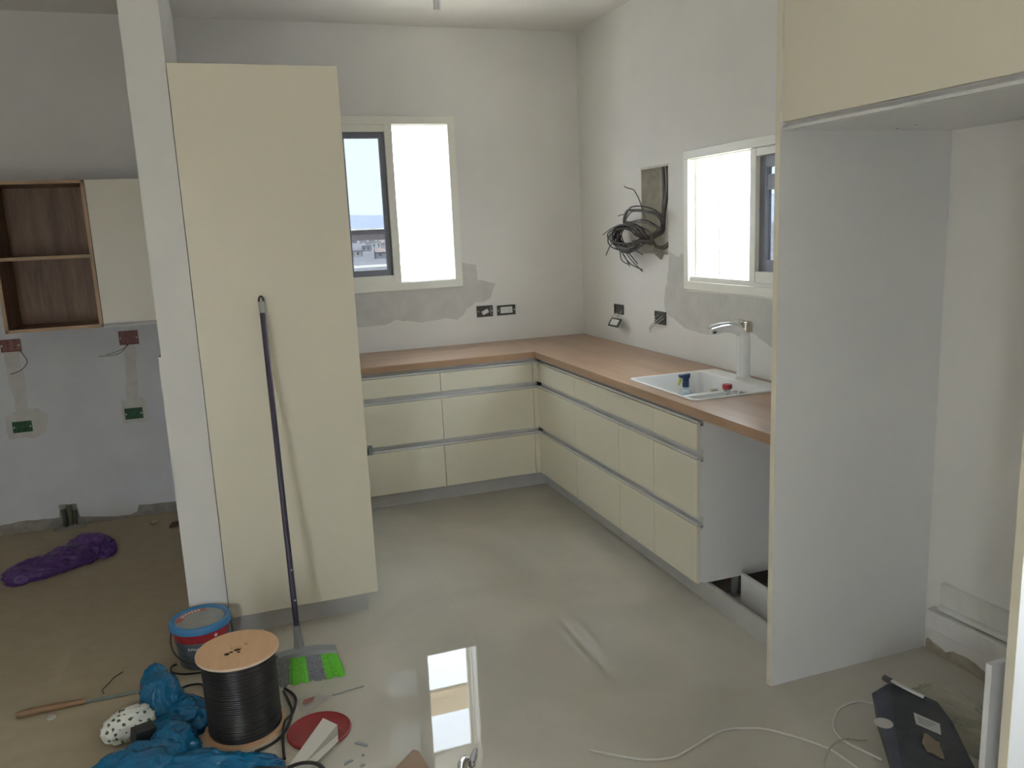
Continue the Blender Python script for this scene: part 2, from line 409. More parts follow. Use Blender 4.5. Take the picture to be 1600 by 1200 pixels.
for k in range(1):
    z = 2.352 - 0.042 * k
    build('shutter_slat', MB().box(-1.69, -0.953, 0.235 + 0.004 * (k % 2), 0.250 + 0.004 * (k % 2), z - 0.038, z), M_WHITEP, w1, bevel=0.004)
build('window_sill', MB().box(-1.699, -0.936, 0.06, TB + 0.04, 1.346, 1.356), M_TAN, w1)

w2 = thing('window_2', 'cream sliding window above the sink, half open, dark sash at right', None, (0, -2.06, 1.30), kind='structure')
def ring_x(y0, y1, z0, z1, t, xa, xb):
    return MB().box(xa, xb, y0, y1, z0, z0 + t).box(xa, xb, y0, y1, z1 - t, z1).box(xa, xb, y0, y0 + t, z0 + t, z1 - t).box(xa, xb, y1 - t, y1, z0 + t, z1 - t)
build('window_frame', ring_x(-2.74, -1.408, 1.300, 2.042, 0.045, -0.016, -0.001), M_FRAME, w2, bevel=0.002)
build('window_liner', ring_x(-2.699, -1.441, 1.361, 1.999, 0.010, 0.0, 0.09), M_FRAME, w2)
g = MB().box(-0.012, 0.06, -2.05, -2.005, 1.366, 1.995).box(-0.01, 0.03, -2.69, -2.05, 1.366, 1.418).box(-0.01, 0.03, -2.69, -2.05, 1.958, 1.995).box(-0.01, 0.03, -2.69, -2.66, 1.418, 1.958)
build('mullion', g, M_FRAME, w2, bevel=0.0015)
s2 = build('sash_frame', ring_x(-2.66, -2.047, 1.418, 1.958, 0.055, 0.012, 0.040), M_SASH, w2)
build('crossbar', MB().box(0.014, 0.038, -2.62, -2.09, 1.80, 1.87), M_SASH, s2)
build('glass_pane', MB().box(0.024, 0.028, -2.605, -2.10, 1.47, 1.80), M_PANE, s2)
build('glass_pane', MB().box(0.024, 0.028, -2.605, -2.10, 1.87, 1.905), M_PANE, s2)
for xa in (0.032, 0.048, 0.066):
    build('shutter_track', MB().box(xa, xa + 0.006, -1.468, -1.452, 1.372, 1.988), M_FRAME, w2)
build('shutter_track', MB().box(0.19, 0.215, -1.46, -1.441, 1.37, 1.99), mat('grey_track', (0.32, 0.32, 0.33), 0.5), w2)
build('window_sill', MB().box(0.06, TR + 0.04, -2.699, -1.441, 1.361, 1.370), M_TAN, w2)
w3 = thing('window_3', 'balcony opening in the wall behind the viewer', None, (-3.7, Y0, 0), kind='structure')
build('window_frame', ring_y(OPEN3[0], OPEN3[1], -0.06, OPEN3[3], 0.06, Y0 - 0.12, Y0 - 0.04), M_FRAME, w3)
w4 = thing('added_side_window', 'added unseen window opening in the right wall, brightening the recess end panel', None, (0, -4.7, 0.9), kind='structure')
build('window_frame', ring_x(WIN_ADDED[0], WIN_ADDED[1], WIN_ADDED[2], WIN_ADDED[3], 0.04, 0.04, 0.12), M_FRAME, w4)

# terrace and the land outside
struct(build('terrace', MB().box(-7, 2.4, TB, 2.3, -0.25, -0.02).box(TR, 2.4, Y0 - 0.2, TB, -0.25, -0.02).box(-7, 2.4, -9, Y0 - 0.2, -0.25, -0.02).box(-7, X0 - 0.2, Y0 - 0.2, TB, -0.25, -0.02), mat('terrace_stone', (0.66, 0.63, 0.57), 0.8, var=0.1)), 'pale stone terrace outside the windows')
gm = MB(); gm.box(-3500, 3500, -1500, 4200, -14, -13)
struct(build('ground', gm, mat('hazed_scrub', (0.15, 0.152, 0.175), 0.95, var=0.35, vscale=0.02)), 'dry open land below the house')  # bluish haze of the far view mixed into the land colour
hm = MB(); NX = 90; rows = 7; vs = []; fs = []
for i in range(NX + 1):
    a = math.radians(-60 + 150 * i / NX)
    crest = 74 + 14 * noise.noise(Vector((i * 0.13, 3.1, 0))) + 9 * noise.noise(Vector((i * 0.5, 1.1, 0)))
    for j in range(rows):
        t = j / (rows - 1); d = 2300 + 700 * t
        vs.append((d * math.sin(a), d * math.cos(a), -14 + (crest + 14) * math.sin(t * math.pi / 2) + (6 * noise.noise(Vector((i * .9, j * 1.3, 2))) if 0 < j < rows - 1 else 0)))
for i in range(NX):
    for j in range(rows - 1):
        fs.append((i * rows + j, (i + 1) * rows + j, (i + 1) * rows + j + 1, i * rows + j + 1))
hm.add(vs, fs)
struct(build('hills', hm, mat('haze_blue_scrub', (0.24, 0.28, 0.37), 0.95, var=0.05, vscale=0.01), smooth=True), 'low hills on the horizon, tinted blue grey for haze')  # distance haze is put into the hills' base colour
M_HOUSE = [mat('house_wall_%d' % k, c, 0.9) for k, c in enumerate([(0.27, 0.26, 0.265), (0.20, 0.20, 0.22), (0.36, 0.355, 0.37)])]  # town haze greys and blues these wall colours
M_ROOF = [mat('house_roof_%d' % k, c, 0.9) for k, c in enumerate([(0.21, 0.17, 0.165), (0.20, 0.20, 0.22)])]  # roof colours greyed for the same haze
M_PANEH = mat('house_window_glass', (0.05, 0.06, 0.08), 0.2)
spots = []
while len(spots) < 34:
    k = len(spots)
    az = math.radians(random.uniform(7, 12.5) if k < 22 else random.uniform(33, 42)); d = 480 + 1400 * random.random() ** 1.4
    p = Vector((CAM_LOC.x + d * math.sin(az), CAM_LOC.y + d * math.cos(az)))
    if all((p - q_).length > 21 for q_ in spots): spots.append(p)
for k, p in enumerate(spots):
    w, dp, hh = random.uniform(7, 14), random.uniform(7, 11), random.uniform(3.5, 8)
    lab = '%s house with %s roof in the distant town beyond the %s window' % (('beige', 'grey', 'whitish')[k % 3], ('flat grey', 'brownish pitched')[k % 2], 'left' if k < 22 else 'right')
    t = thing('house', lab, 'house', (p.x, p.y, -13), random.uniform(-0.6, 0.6), 'houses of the distant town')
    build('wall', MB().box(-w / 2, w / 2, -dp / 2, dp / 2, 0, hh), M_HOUSE[k % 3], t, local=True)
    r = MB()
    if k % 2: r.prism([(-dp / 2 - .4, hh), (dp / 2 + .4, hh), (0, hh + 2.2)], 'x', -w / 2 - .4, w / 2 + .4)
    else: r.box(-w / 2 - .2, w / 2 + .2, -dp / 2 - .2, dp / 2 + .2, hh, hh + 0.5)
    build('roof', r, M_ROOF[0 if k % 2 else 1], t, local=True)
    for q in range(2):
        build('window', MB().box(-w / 4 + q * w / 2 - .7, -w / 4 + q * w / 2 + .7, -dp / 2 - 0.05, -dp / 2 + .05, hh * 0.4, hh * 0.75), M_PANEH, t, local=True)
rl = thing('balcony_railing', 'brown balcony rail with white cap outside the dark left window', 'railing', (-1.3, 2.0, -0.02))
build('top_rail', MB().box(-6, 2.2, 1.97, 2.03, 1.625, 1.715), mat('brown_rail', (0.13, 0.115, 0.125), 0.6), rl)
build('cap', MB().box(-6, 2.2, 1.955, 2.045, 1.715, 1.727), M_WHITEP, rl)
build('lower_rail', MB().box(-6, 2.2, 1.985, 2.015, 1.385, 1.405), M_WHITEP, rl)
for x in (-5.5, -2.6, -0.2, 2.0):
    build('post', MB().box(x - .02, x + .02, 1.98, 2.02, -0.02, 1.625), M_WHITEP, rl)
M_PERG = mat('tan_timber', (0.28, 0.215, 0.12), 0.8, var=0.12, vscale=6)
pg = thing('pergola', 'tan timber pergola beams standing over the terrace, mirrored in the floor tiles', 'pergola', (-1.0, 2.1, -0.02))
for k in range(3):
    build('beam', MB().box(-6.5, 2.3, 2.06 + k * 0.03, 2.12 + k * 0.03, 2.93 + k * 0.108, 3.012 + k * 0.108), M_PERG, pg)
for x in (-6.3, 2.15):
    build('post', MB().box(x - .06, x + .06, 2.07, 2.19, -0.02, 2.93), M_PERG, pg)

# ------------------------------------------------------------------ kitchen units
DF = 0.6043; DPL = 0.549; ZB = 0.0963; ZTOP = 0.8603
ROWS = [(0.706, 0.823), (0.404, 0.664), (0.0985, 0.364)]
RAILS = [(0.826, 0.8600), (0.667, 0.703), (0.367, 0.401)]
def rail_poly(z0, z1, top):
    """C-shaped finger rail, depth positive into the cabinet, front at 0"""
    t = 0.0018
    e = 0 if top else 0.008
    p = [(0.003, z0 + 0.010), (0.003, z0), (0.030, z0), (0.030, z1 + e), (0.019, z1 + e)]
    q = [(0.019, z1 - t + e), (0.030 - t, z1 - t + e), (0.030 - t, z0 + t + 0.008), (0.014, z0 + t), (0.003 + t, z0 + 0.010)]
    return p + q
def unit(name, label, along, a, b, split=None, rail_from=None, sink=False):
    """base unit between a and b; along 'x' faces -Y, along 'y' faces -X"""
    lo, hi = min(a, b), max(a, b)
    c = (lo + hi) / 2
    t = thing(name, label, 'cabinet', (c, -0.3, 0) if along == 'x' else (-0.3, c, 0), group='cream kitchen base units')
    def bx(mb, u0, u1, d0, d1, z0, z1):     # d: depth from front plane
        f0, f1 = -DF + d0, -DF + d1
        return mb.box(u0, u1, f0, f1, z0, z1) if along == 'x' else mb.box(f0, f1, u0, u1, z0, z1)
    m = MB()
    for s0, s1 in ((lo, lo + 0.018), (hi - 0.018, hi)):
        bx(m, s0, s1, 0.032, 0.598, ZB, ZTOP)
        for z0, z1 in ROWS: bx(m, s0, s1, 0.0185, 0.032, z0 + 0.004, z1 - 0.010)
    bx(m, lo + 0.018, hi - 0.018, 0.040, 0.598, ZB, ZB + 0.018); bx(m, lo + 0.018, hi - 0.018, 0.590, 0.598, ZB + 0.018, ZTOP)
    build('body', m, M_WHITE, t)
    for ri, (z0, z1) in enumerate(ROWS):
        cuts = [lo, hi] if (split is None or ri == 0) else [lo, split, hi]
        for u0, u1 in zip(cuts, cuts[1:]):
            build('drawer_front', bx(MB(), u0 + 0.0013, u1 - 0.0013, 0.0, 0.018, z0, z1), M_CREAM, t, bevel=0.0012)
    for ri, (z0, z1) in enumerate(RAILS):
        u0 = lo
        poly = rail_poly(z0, z1, ri == 0)
        r0 = rail_from if (rail_from and ri == 2) else lo
        mb = MB()
        if along == 'x': mb.prism([(-DF + d, z) for d, z in poly], 'x', r0, hi)
        else: mb.prism([(-DF + d, z) for d, z in poly], 'y', lo, hi)
        ro = build('finger_rail', mb, M_ALU, t)
        if rail_from and ri == 2:
            build('end_cap', MB().box(r0 - 0.024, r0, -DF - 0.006, -DF + 0.03, z0 - 0.004, z1 + 0.022), M_GREY, ro)
    return t
def add_legs(t, spots):
    for x, y in spots:
        build('leg', MB().lathe([(0.016, 0.012), (0.016, ZB)], (x, y, 0), 14).lathe([(0.024, 0), (0.024, 0.012)], (x, y, 0), 14), M_GREY, t, smooth=True)
u = unit('base_cabinet', 'cream drawer unit on the back wall beside the tall cabinet', 'x', -1.905, -1.241, rail_from=-1.69)
add_legs(u, [(-1.85, -0.45), (-1.3, -0.45)])
u = unit('base_cabinet', 'cream drawer unit on the back wall next to the inner corner', 'x', -1.241, -0.635)
add_legs(u, [(-1.2, -0.45), (-0.7, -0.45)])
u = unit('base_cabinet', 'cream drawer unit on the right wall next to the inner corner', 'y', -1.193, -0.622)
add_legs(u, [(-0.45, -1.15)])
u = unit('base_cabinet', 'wide cream unit under the white sink', 'y', -2.107, -1.193, split=-1.742)
add_legs(u, [(-0.45, -1.25), (-0.45, -2.05)])
u = unit('base_cabinet', 'narrow cream drawer unit at the open dishwasher gap', 'y', -2.484, -2.107)
add_legs(u, [(-0.47, -2.15), (-0.395, -2.462)])
cf = thing('corner_filler', 'slim cream filler strip in the inner corner of the base units', 'filler', (-0.62, -0.61, 0))
for z0, z1 in ROWS:
    build('filler_strip', MB().box(-0.634, -DF, -DF, -DF + 0.018, z0, z1), M_CREAM, cf)
    build('filler_strip', MB().box(-DF, -DF + 0.018, -0.6205, -DF, z0, z1), M_CREAM, cf)
for ri, (z0, z1) in enumerate(RAILS):
    poly = rail_poly(z0, z1, ri == 0)
    build('finger_rail', MB().prism([(-DF + d, z) for d, z in poly], 'x', -0.635, -DF + 0.003).prism([(-DF + d, z) for d, z in poly], 'y', -0.622, -DF + 0.003), M_ALU, cf)
pl = thing('plinth', 'grey aluminium plinth strip running round under the base units', 'plinth', (-0.54, -0.54, 0))
build('plinth_strip', MB().box(-1.90, -DPL + 0.014, -DPL, -DPL + 0.014, 0, 0.0923), M_PLINTH, pl)
build('plinth_strip', MB().box(-DPL, -DPL + 0.014, -3.126, -DPL, 0, 0.0923), M_PLINTH, pl)
tag(build('rear_plinth_board', MB().box(-0.432, -0.416, -3.12, -2.563, 0, 0.148), M_WHITE, bevel=0.001), 'white plinth board standing on edge inside the dishwasher gap', 'board')

# worktop with sink cut-out
CX0, CX1, CY0, CY1 = -0.557, -0.075, -2.387, -1.783
wt = MB(); D = 0.6258; zt0, zt1 = 0.8605, 0.9
wt.box(-1.905, -D, -D, -0.002, zt0, zt1, 0)
wt.box(-D, -0.002, CY1, -0.002, zt0, zt1, 1)
wt.box(-D, CX0, CY0, CY1, zt0, zt1, 1).box(CX1, -0.002, CY0, CY1, zt0, zt1, 1)
wt.box(-D, -0.002, -3.1255, CY0, zt0, zt1, 1)
tag(build('worktop', wt, [M_TOPX, M_TOPY]), 'L-shaped oak worktop running along both walls', 'worktop')

def rrect(x0, x1, y0, y1, r, z, n=6):
    pts = []
    for cx, cy, a0 in ((x1 - r, y1 - r, 0), (x0 + r, y1 - r, 90), (x0 + r, y0 + r, 180), (x1 - r, y0 + r, 270)):
        for k in range(n + 1):
            a = math.radians(a0 + 90 * k / n)
            pts.append((cx + r * math.cos(a), cy + r * math.sin(a), z))
    return pts
sk = thing('sink', 'white inset sink in the oak worktop', 'sink', (-0.31, -2.085, 0.9))
m = MB()
m.loft([rrect(-0.554, -0.078, -2.384, -1.786, 0.03, 0.868), rrect(-0.554, -0.078, -2.384, -1.786, 0.03, 0.9005), rrect(-0.562, -0.052, -2.392, -1.778, 0.03, 0.9008), rrect(-0.562, -0.052, -2.392, -1.778, 0.03, 0.905),
        rrect(-0.560, -0.054, -2.390, -1.780, 0.03, 0.907), rrect(-0.552, -0.150, -2.382, -1.788, 0.035, 0.907), rrect(-0.549, -0.154, -2.379, -1.791, 0.036, 0.903),
        rrect(-0.530, -0.168, -2.362, -1.808, 0.06, 0.73), rrect(-0.510, -0.185, -2.342, -1.828, 0.06, 0.71)], cap0=False, cap1=True)
build('basin', m, M_SINK, sk, smooth=True)
build('drain', MB().lathe([(0.045, 0.0), (0.045, 0.004), (0.03, 0.004), (0.028, 0.001)], (-0.34, -2.085, 0.7102), 24), M_CHROME, sk, smooth=True)
build('overflow_cover', MB().box(-0.172, -0.160, -2.225, -2.165, 0.845, 0.865), mat('overflow_grey', (0.35, 0.35, 0.37), 0.4), sk, bevel=0.003)

tp = thing('kitchen_tap', 'white column tap with flat chrome-edged spout on the sink rim', 'tap', (-0.093, -2.082, 0.907))
m = MB(); tx, ty = -0.093, -2.082
m.lathe([(0.036, 0), (0.036, 0.006), (0.032, 0.010)], (tx, ty, 0.907), 28)
build('base_ring', m, M_WHITEP, tp, smooth=True)
m = MB(); m.tube([(tx, ty, 0.915), (tx, ty, 1.02), (tx, ty, 1.09), (tx - 0.012, ty, 1.135), (tx - 0.06, ty, 1.160), (tx - 0.12, ty, 1.165), (tx - 0.185, ty, 1.158)],
                  [0.0315, 0.0315, 0.031, 0.026, 0.014, 0.010, 0.007], 24, 8, rb=[0.0315, 0.0315, 0.0315, 0.030, 0.026, 0.025, 0.024])
build('column_and_spout', m, mat('white_enamel', (0.80, 0.80, 0.78), 0.25), tp, smooth=True)
m = MB(); m.tube([(tx + 0.004, ty, 1.150), (tx - 0.06, ty, 1.1745), (tx - 0.12, ty, 1.177), (tx - 0.19, ty, 1.1665)], [0.003] * 4, 12, 8, rb=[0.026, 0.025, 0.024, 0.023])
build('spout_top_plate', m, M_CHROME, tp, smooth=True)
build('cap', MB().lathe([(0.031, 0), (0.032, 0.03), (0.030, 0.048), (0.026, 0.05)], (tx + 0.012, ty, 1.135), 28), mat('tap_cap_satin', (0.46, 0.42, 0.34), 0.25, metal=0.6), tp, smooth=True)
build('aerator', MB().lathe([(0.012, 0), (0.012, 0.012)], (tx - 0.165, ty, 1.141), 16), M_DARK, tp, smooth=True)
lv = MB(); lv.tube([(tx + 0.012, ty, 1.185), (tx - 0.02, ty, 1.196), (tx - 0.075, ty, 1.203)], [0.004, 0.003, 0.002], 10, 6, rb=[0.011, 0.009, 0.006])
build('lever', lv, M_CHROME, tp, smooth=True)

# bottles in the sink
def bottle_profile(r, h, neck): return [(r * 0.9, 0), (r, 0.004), (r, h * 0.72), (r * 0.8, h * 0.82), (neck, h * 0.9), (neck, h)]
bx_, by_ = -0.345, -1.968
sp = thing('spray_bottle', 'clear spray bottle with dark blue trigger standing in the sink', 'bottle', (bx_, by_, 0.7105))
build('bottle_body', MB().lathe(bottle_profile(0.034, 0.165, 0.013), (bx_, by_, 0.7105), 24), film('clear_plastic', (0.75, 0.85, 0.88), 0.35, 0.1), sp, smooth=True)
build('liquid', MB().lathe([(0.029, 0.003), (0.032, 0.006), (0.032, 0.095)], (bx_, by_, 0.7105), 24), mat('turquoise_liquid', (0.06, 0.36, 0.45), 0.2), sp, smooth=True)
M_TRIG = mat('navy_plastic', (0.015, 0.04, 0.13), 0.35)
build('collar', MB().lathe([(0.017, 0), (0.017, 0.025)], (bx_, by_, 0.872), 18), M_TRIG, sp, smooth=True)
hd = MB(); hd.prism([(bx_ - 0.036, 0.934), (bx_ + 0.022, 0.938), (bx_ + 0.020, 0.920), (bx_ + 0.014, 0.912), (bx_ + 0.012, 0.893), (bx_ - 0.012, 0.893), (bx_ - 0.014, 0.918), (bx_ - 0.036, 0.921)], 'y', by_ - 0.011, by_ + 0.011)
build('spray_head', hd, M_TRIG, sp, bevel=0.003)
build('trigger', MB().prism([(bx_ - 0.022, 0.92), (bx_ - 0.032, 0.92), (bx_ - 0.042, 0.885), (bx_ - 0.036, 0.883)], 'y', by_ - 0.006, by_ + 0.006), mat('yellow_green_plastic', (0.45, 0.50, 0.05), 0.4), sp)
bx_, by_ = -0.247, -2.067
sb = thing('soap_bottle', 'small pink bottle with beige cap in the sink', 'bottle', (bx_, by_, 0.7105))
build('bottle_body', MB().lathe([(0.021, 0), (0.023, 0.004), (0.023, 0.138), (0.019, 0.144)], (bx_, by_, 0.7105), 24), mat('pink_plastic', (0.55, 0.24, 0.20), 0.35), sb, smooth=True)
build('cap', MB().lathe([(0.017, 0), (0.017, 0.014), (0.015, 0.016)], (bx_, by_, 0.8545), 20), mat('beige_plastic', (0.52, 0.47, 0.36), 0.4), sb, smooth=True)
bx_, by_ = -0.203, -2.110
rb = thing('red_capped_bottle', 'clear bottle with flat red cap in the sink', 'bottle', (bx_, by_, 0.7105))
build('bottle_body', MB().lathe([(0.028, 0), (0.029, 0.004), (0.029, 0.125), (0.016, 0.148), (0.016, 0.160)], (bx_, by_, 0.7105), 24), film('cloudy_plastic', (0.8, 0.82, 0.82), 0.4, 0.15), rb, smooth=True)
build('cap', MB().lathe([(0.023, 0), (0.023, 0.021), (0.021, 0.023)], (bx_, by_, 0.8705), 20), mat('red_plastic', (0.42, 0.035, 0.05), 0.35), rb, smooth=True)

# tall cabinet bank
tc = thing('tall_cabinet', 'tall plain cream cabinet end standing beside the partition wall, broom leaning on it', 'cabinet', (-2.24, -1.3, 0))
build('end_panel', MB().box(-2.5545, -1.9215, -1.9492, -1.9312, ZB, 2.339), M_CREAM, tc, bevel=0.0012)
build('body', MB().box(-2.554, -1.945, -1.931, -0.66, ZB, 2.339), M_WHITE, tc)
for ya, yb in ((-1.9295, -1.297), (-1.294, -0.662)):
    for za, zb in ((0.10, 0.364), (0.404, 1.35), (1.39, 2.337)):
        build('door', MB().box(-1.943, -1.9235, ya, yb, za, zb), M_CREAM, tc, bevel=0.0012)
build('plinth', MB().box(-2.55, -1.964, -1.905, -0.70, 0, ZB), M_PLINTH, tc)

# fridge niche
def side_panel(label, y0, y1):
    t = thing('side_panel', label, 'panel', (-0.35, y0, 0))
    build('board', MB().box(-0.7125, -0.001, y0, y1, 0, 2.66), M_WHITE, t, bevel=0.0008)
    build('edge_band', MB().box(-0.7145, -0.7125, y0, y1, 0, 2.66), M_CREAM, t)
    return t
side_panel('tall white panel with cream edge standing at the end of the worktop', -3.152, -3.127)
side_panel('white panel with cream edge at the far right of the fridge recess', -4.087, -4.062)
uc = thing('wall_cabinet', 'large cream cabinet hanging over the empty fridge recess', 'cabinet', (-0.35, -3.6, 1.94))
build('body', MB().box(-0.688, -0.001, -4.0615, -3.1525, 1.942, 2.66), M_WHITE, uc)
build('door', MB().box(-0.7092, -0.690, -4.060, -3.154, 1.968, 2.66), M_CREAM, uc, bevel=0.0012)
build('finger_rail', MB().prism([(-0.7085, 1.9425), (-0.688, 1.9425), (-0.688, 1.964), (-0.6905, 1.964), (-0.6925, 1.946), (-0.7065, 1.946), (-0.7065, 1.952), (-0.7085, 1.952)], 'y', -4.06, -3.154), M_ALU, uc)
for y in (-3.21, -3.29):
    build('screw_cap', MB().lathe([(0.004, -0.0015), (0.004, 0)], (-0.30, y, 1.942), 10), M_GREY, uc)

# ------------------------------------------------------------------ cabinets beyond the partition
ob = thing('open_shelf_cabinet', 'open oak wall cabinet with one shelf at the left edge', 'cabinet', (-3.33, -0.17, 1.23))
xl, xr, zb, zt, yf = -3.575, -3.094, 1.230, 2.033, -0.35
build('side', MB().box(xl, xl + 0.018, yf, -0.008, zb, zt), M_OAKV, ob)
build('side', MB().box(xr - 0.018, xr, yf, -0.008, zb, zt), M_OAKV, ob)
build('top', MB().box(xl + 0.018, xr - 0.018, yf, -0.008, zt - 0.018, zt), M_OAKV, ob)
build('bottom', MB().box(xl + 0.018, xr - 0.018, yf, -0.008, zb, zb + 0.018), M_OAKV, ob)
build('back', MB().box(xl + 0.018, xr - 0.018, -0.020, -0.008, zb + 0.018, zt - 0.018), M_OAKV, ob)
build('shelf', MB().box(xl + 0.018, xr - 0.018, yf + 0.012, -0.020, 1.616, 1.634), M_OAKEDGE, ob)
build('edge_band', MB().box(xl, xl + 0.018, yf - 0.001, yf, zb, zt).box(xr - 0.018, xr, yf - 0.001, yf, zb, zt).box(xl, xr, yf - 0.001, yf, zb, zb + 0.018).box(xl, xr, yf - 0.001, yf, zt - 0.018, zt), M_OAKEDGE, ob)
wc = thing('wall_cabinet', 'cream wall cabinet partly hidden behind the partition wall', 'cabinet', (-2.9, -0.17, 1.23))
build('body', MB().box(-3.092, -2.712, -0.330, -0.008, 1.245, 2.033), M_WHITE, wc)
build('door', MB().box(-3.091, -2.712, -0.350, -0.332, 1.252, 2.033), M_CREAM, wc, bevel=0.001)
build('finger_rail', MB().prism([(-0.349, 1.226), (-0.30, 1.226), (-0.30, 1.2445), (-0.331, 1.2445), (-0.349, 1.234)], 'x', -3.092, -2.712), M_WHITEP, wc)

# ------------------------------------------------------------------ electrics
M_PINK = mat('pink_brown_box_plastic', (0.25, 0.115, 0.10), 0.7, var=0.25, vscale=60)
M_GREEN = mat('green_box_plastic', (0.015, 0.085, 0.03), 0.6, var=0.5, vscale=60)
M_BOXK = mat('dark_olive_box', (0.075, 0.08, 0.065), 0.6, var=0.2, vscale=60)
M_WIREK = mat('dark_wire', (0.05, 0.048, 0.045), 0.5)
M_WIREW = mat('pale_wire', (0.42, 0.41, 0.38), 0.5)
M_WIREB = mat('brown_wire', (0.13, 0.10, 0.07), 0.5)
def back_box(label, x0, x1, z0, z1, m, name='socket_box', depth=0.010, modules=3, y=-0.007, group=None):
    t = thing(name, label, 'socket', ((x0 + x1) / 2, y, z0), group=group)
    w = 0.006
    build('frame', ring_y(x0, x1, z0, z1, w, y - depth, y), m, t)
    build('back', MB().box(x0 + w, x1 - w, y - 0.002, y, z0 + w, z1 - w), m, t)
    for k in range(1, modules):
        xx = x0 + (x1 - x0) * k / modules
        build('divider', MB().box(xx - 0.003, xx + 0.003, y - depth * 0.8, y - 0.002, z0 + w, z1 - w), m, t)
    for sx in (x0 + 0.004, x1 - 0.012):
        build('screw_lug', MB().box(sx, sx + 0.008, y - depth - 0.001, y - depth + 0.003, (z0 + z1) / 2 - 0.005, (z0 + z1) / 2 + 0.005), mat('galvanised', (0.5, 0.5, 0.48), 0.4, metal=0.5), t)
    return t
def cords(t, name, pts_list, m, r=0.0018):
    for pts in pts_list: build(name, MB().tube(pts, r, 6, 5), m, t, smooth=True)
a = back_box('pink wall box with a looping dark wire under the oak cabinet', -3.686, -3.583, 1.095, 1.168, M_PINK)
cords(a, 'wire', [[(-3.59, -0.02, 1.10), (-3.57, -0.04, 1.07), (-3.555, -0.05, 1.035), (-3.585, -0.045, 0.995), (-3.625, -0.04, 0.975), (-3.655, -0.035, 0.968)]], M_WIREK, 0.0022)
a = back_box('pink wall box with two short wires under the cream wall cabinet', -3.062, -2.955, 1.083, 1.167, M_PINK)
cords(a, 'wire', [[(-3.01, -0.018, 1.09), (-3.03, -0.04, 1.072), (-3.06, -0.05, 1.058), (-3.10, -0.05, 1.045), (-3.14, -0.05, 1.036)], [(-3.02, -0.018, 1.085), (-3.05, -0.045, 1.05), (-3.09, -0.055, 1.033), (-3.18, -0.05, 1.03)]], M_WIREK, 0.0018)
back_box('green wall box low on the far left wall', -3.69, -3.589, 0.616, 0.681, M_GREEN)
back_box('green wall box low beside the partition wall', -3.085, -2.984, 0.625, 0.692, M_GREEN)
a = back_box('dark open wall box holding a tilted white switch', -0.803, -0.69, 1.079, 1.156, M_BOXK, y=-0.0016)
sw = MB(); ca, sa = math.cos(0.42), math.sin(0.42)
cxx, czz = -0.748, 1.113
quad = [(cxx + ca * u - sa * v, czz + sa * u + ca * v) for u, v in ((-0.023, -0.013), (0.023, -0.013), (0.023, 0.013), (-0.023, 0.013))]
build('switch_module', sw.prism(quad, 'y', -0.024, -0.006), M_WHITEP, a, bevel=0.002)
cords(a, 'wire', [[(-0.70, -0.008, 1.09), (-0.712, -0.02, 1.12), (-0.704, -0.015, 1.147)]], M_WIREW, 0.002)
a = back_box('dark framed wall socket with white double module', -0.657, -0.523, 1.080, 1.149, M_BOXK, y=-0.0016, modules=1)
pmod = build('socket_module', MB().box(-0.633, -0.546, -0.014, -0.004, 1.094, 1.137), M_WHITEP, a, bevel=0.0015)
hole = mat('socket_hole', (0.12, 0.12, 0.11), 0.7)
for hx, hz in ((-0.575, 1.123), (-0.562, 1.123), (-0.5685, 1.106), (-0.62, 1.115), (-0.607, 1.115)):
    build('pin_hole', MB().box(hx - 0.0022, hx + 0.0022, -0.0146, -0.0138, hz - 0.0022, hz + 0.0022), hole, pmod)
# right wall: hanging frame and wired box
t = thing('hanging_socket', 'black socket frame dangling on wires from its wall box', 'socket', (-0.003, -0.59, 1.05))
build('box', ring_x(-0.645, -0.52, 1.09, 1.153, 0.008, -0.010, -0.0005), M_BOXK, t)
build('box_back', MB().box(-0.003, -0.0005, -0.637, -0.528, 1.098, 1.145), M_BOXK, t)
cords(t, 'wire', [[(-0.004, -0.60, 1.11), (-0.03, -0.61, 1.085), (-0.055, -0.60, 1.06)], [(-0.004, -0.625, 1.12), (-0.02, -0.627, 1.09), (-0.045, -0.61, 1.06)], [(-0.006, -0.57, 1.10), (-0.04, -0.57, 1.08), (-0.06, -0.58, 1.055)]], M_WIREW, 0.002)
def hang(mb, u0, u1, v0, v1, n0, n1):
    # plate coordinates: u along the wall, v down the tilted plate, n off the plate
    o = Vector((-0.030, -0.605, 1.062)); U = Vector((0, 1, 0)); V = Vector((-0.62, -0.32, -0.72)).normalized(); N = U.cross(V).normalized()
    vs = [o + U * u + V * v + N * n for u, v, n in ((u0, v0, n0), (u1, v0, n0), (u1, v1, n0), (u0, v1, n0), (u0, v0, n1), (u1, v0, n1), (u1, v1, n1), (u0, v1, n1))]
    return mb.add(vs, [(0, 3, 2, 1), (4, 5, 6, 7), (0, 1, 5, 4), (1, 2, 6, 5), (2, 3, 7, 6), (3, 0, 4, 7)])
m = MB(); hang(m, -0.07, 0.07, 0, 0.010, 0, 0.008); hang(m, -0.07, 0.07, 0.055, 0.065, 0, 0.008); hang(m, -0.07, -0.052, 0.01, 0.055, 0, 0.008); hang(m, 0.052, 0.07, 0.01, 0.055, 0, 0.008)
build('mounting_frame', m, M_BOXK, t)
build('module', hang(MB(), -0.05, 0.05, 0.011, 0.054, 0.001, 0.0075), M_WHITEP, t)
t = thing('wired_wall_box', 'small dark wall box with loose pale wires left of the kitchen window', 'socket', (-0.003, -1.12, 1.07))
build('box', ring_x(-1.187, -1.062, 1.074, 1.150, 0.007, -0.009, -0.0005), M_BOXK, t)
build('box_back', MB().box(-0.003, -0.0005, -1.18, -1.069, 1.081, 1.143), M_DARK, t)
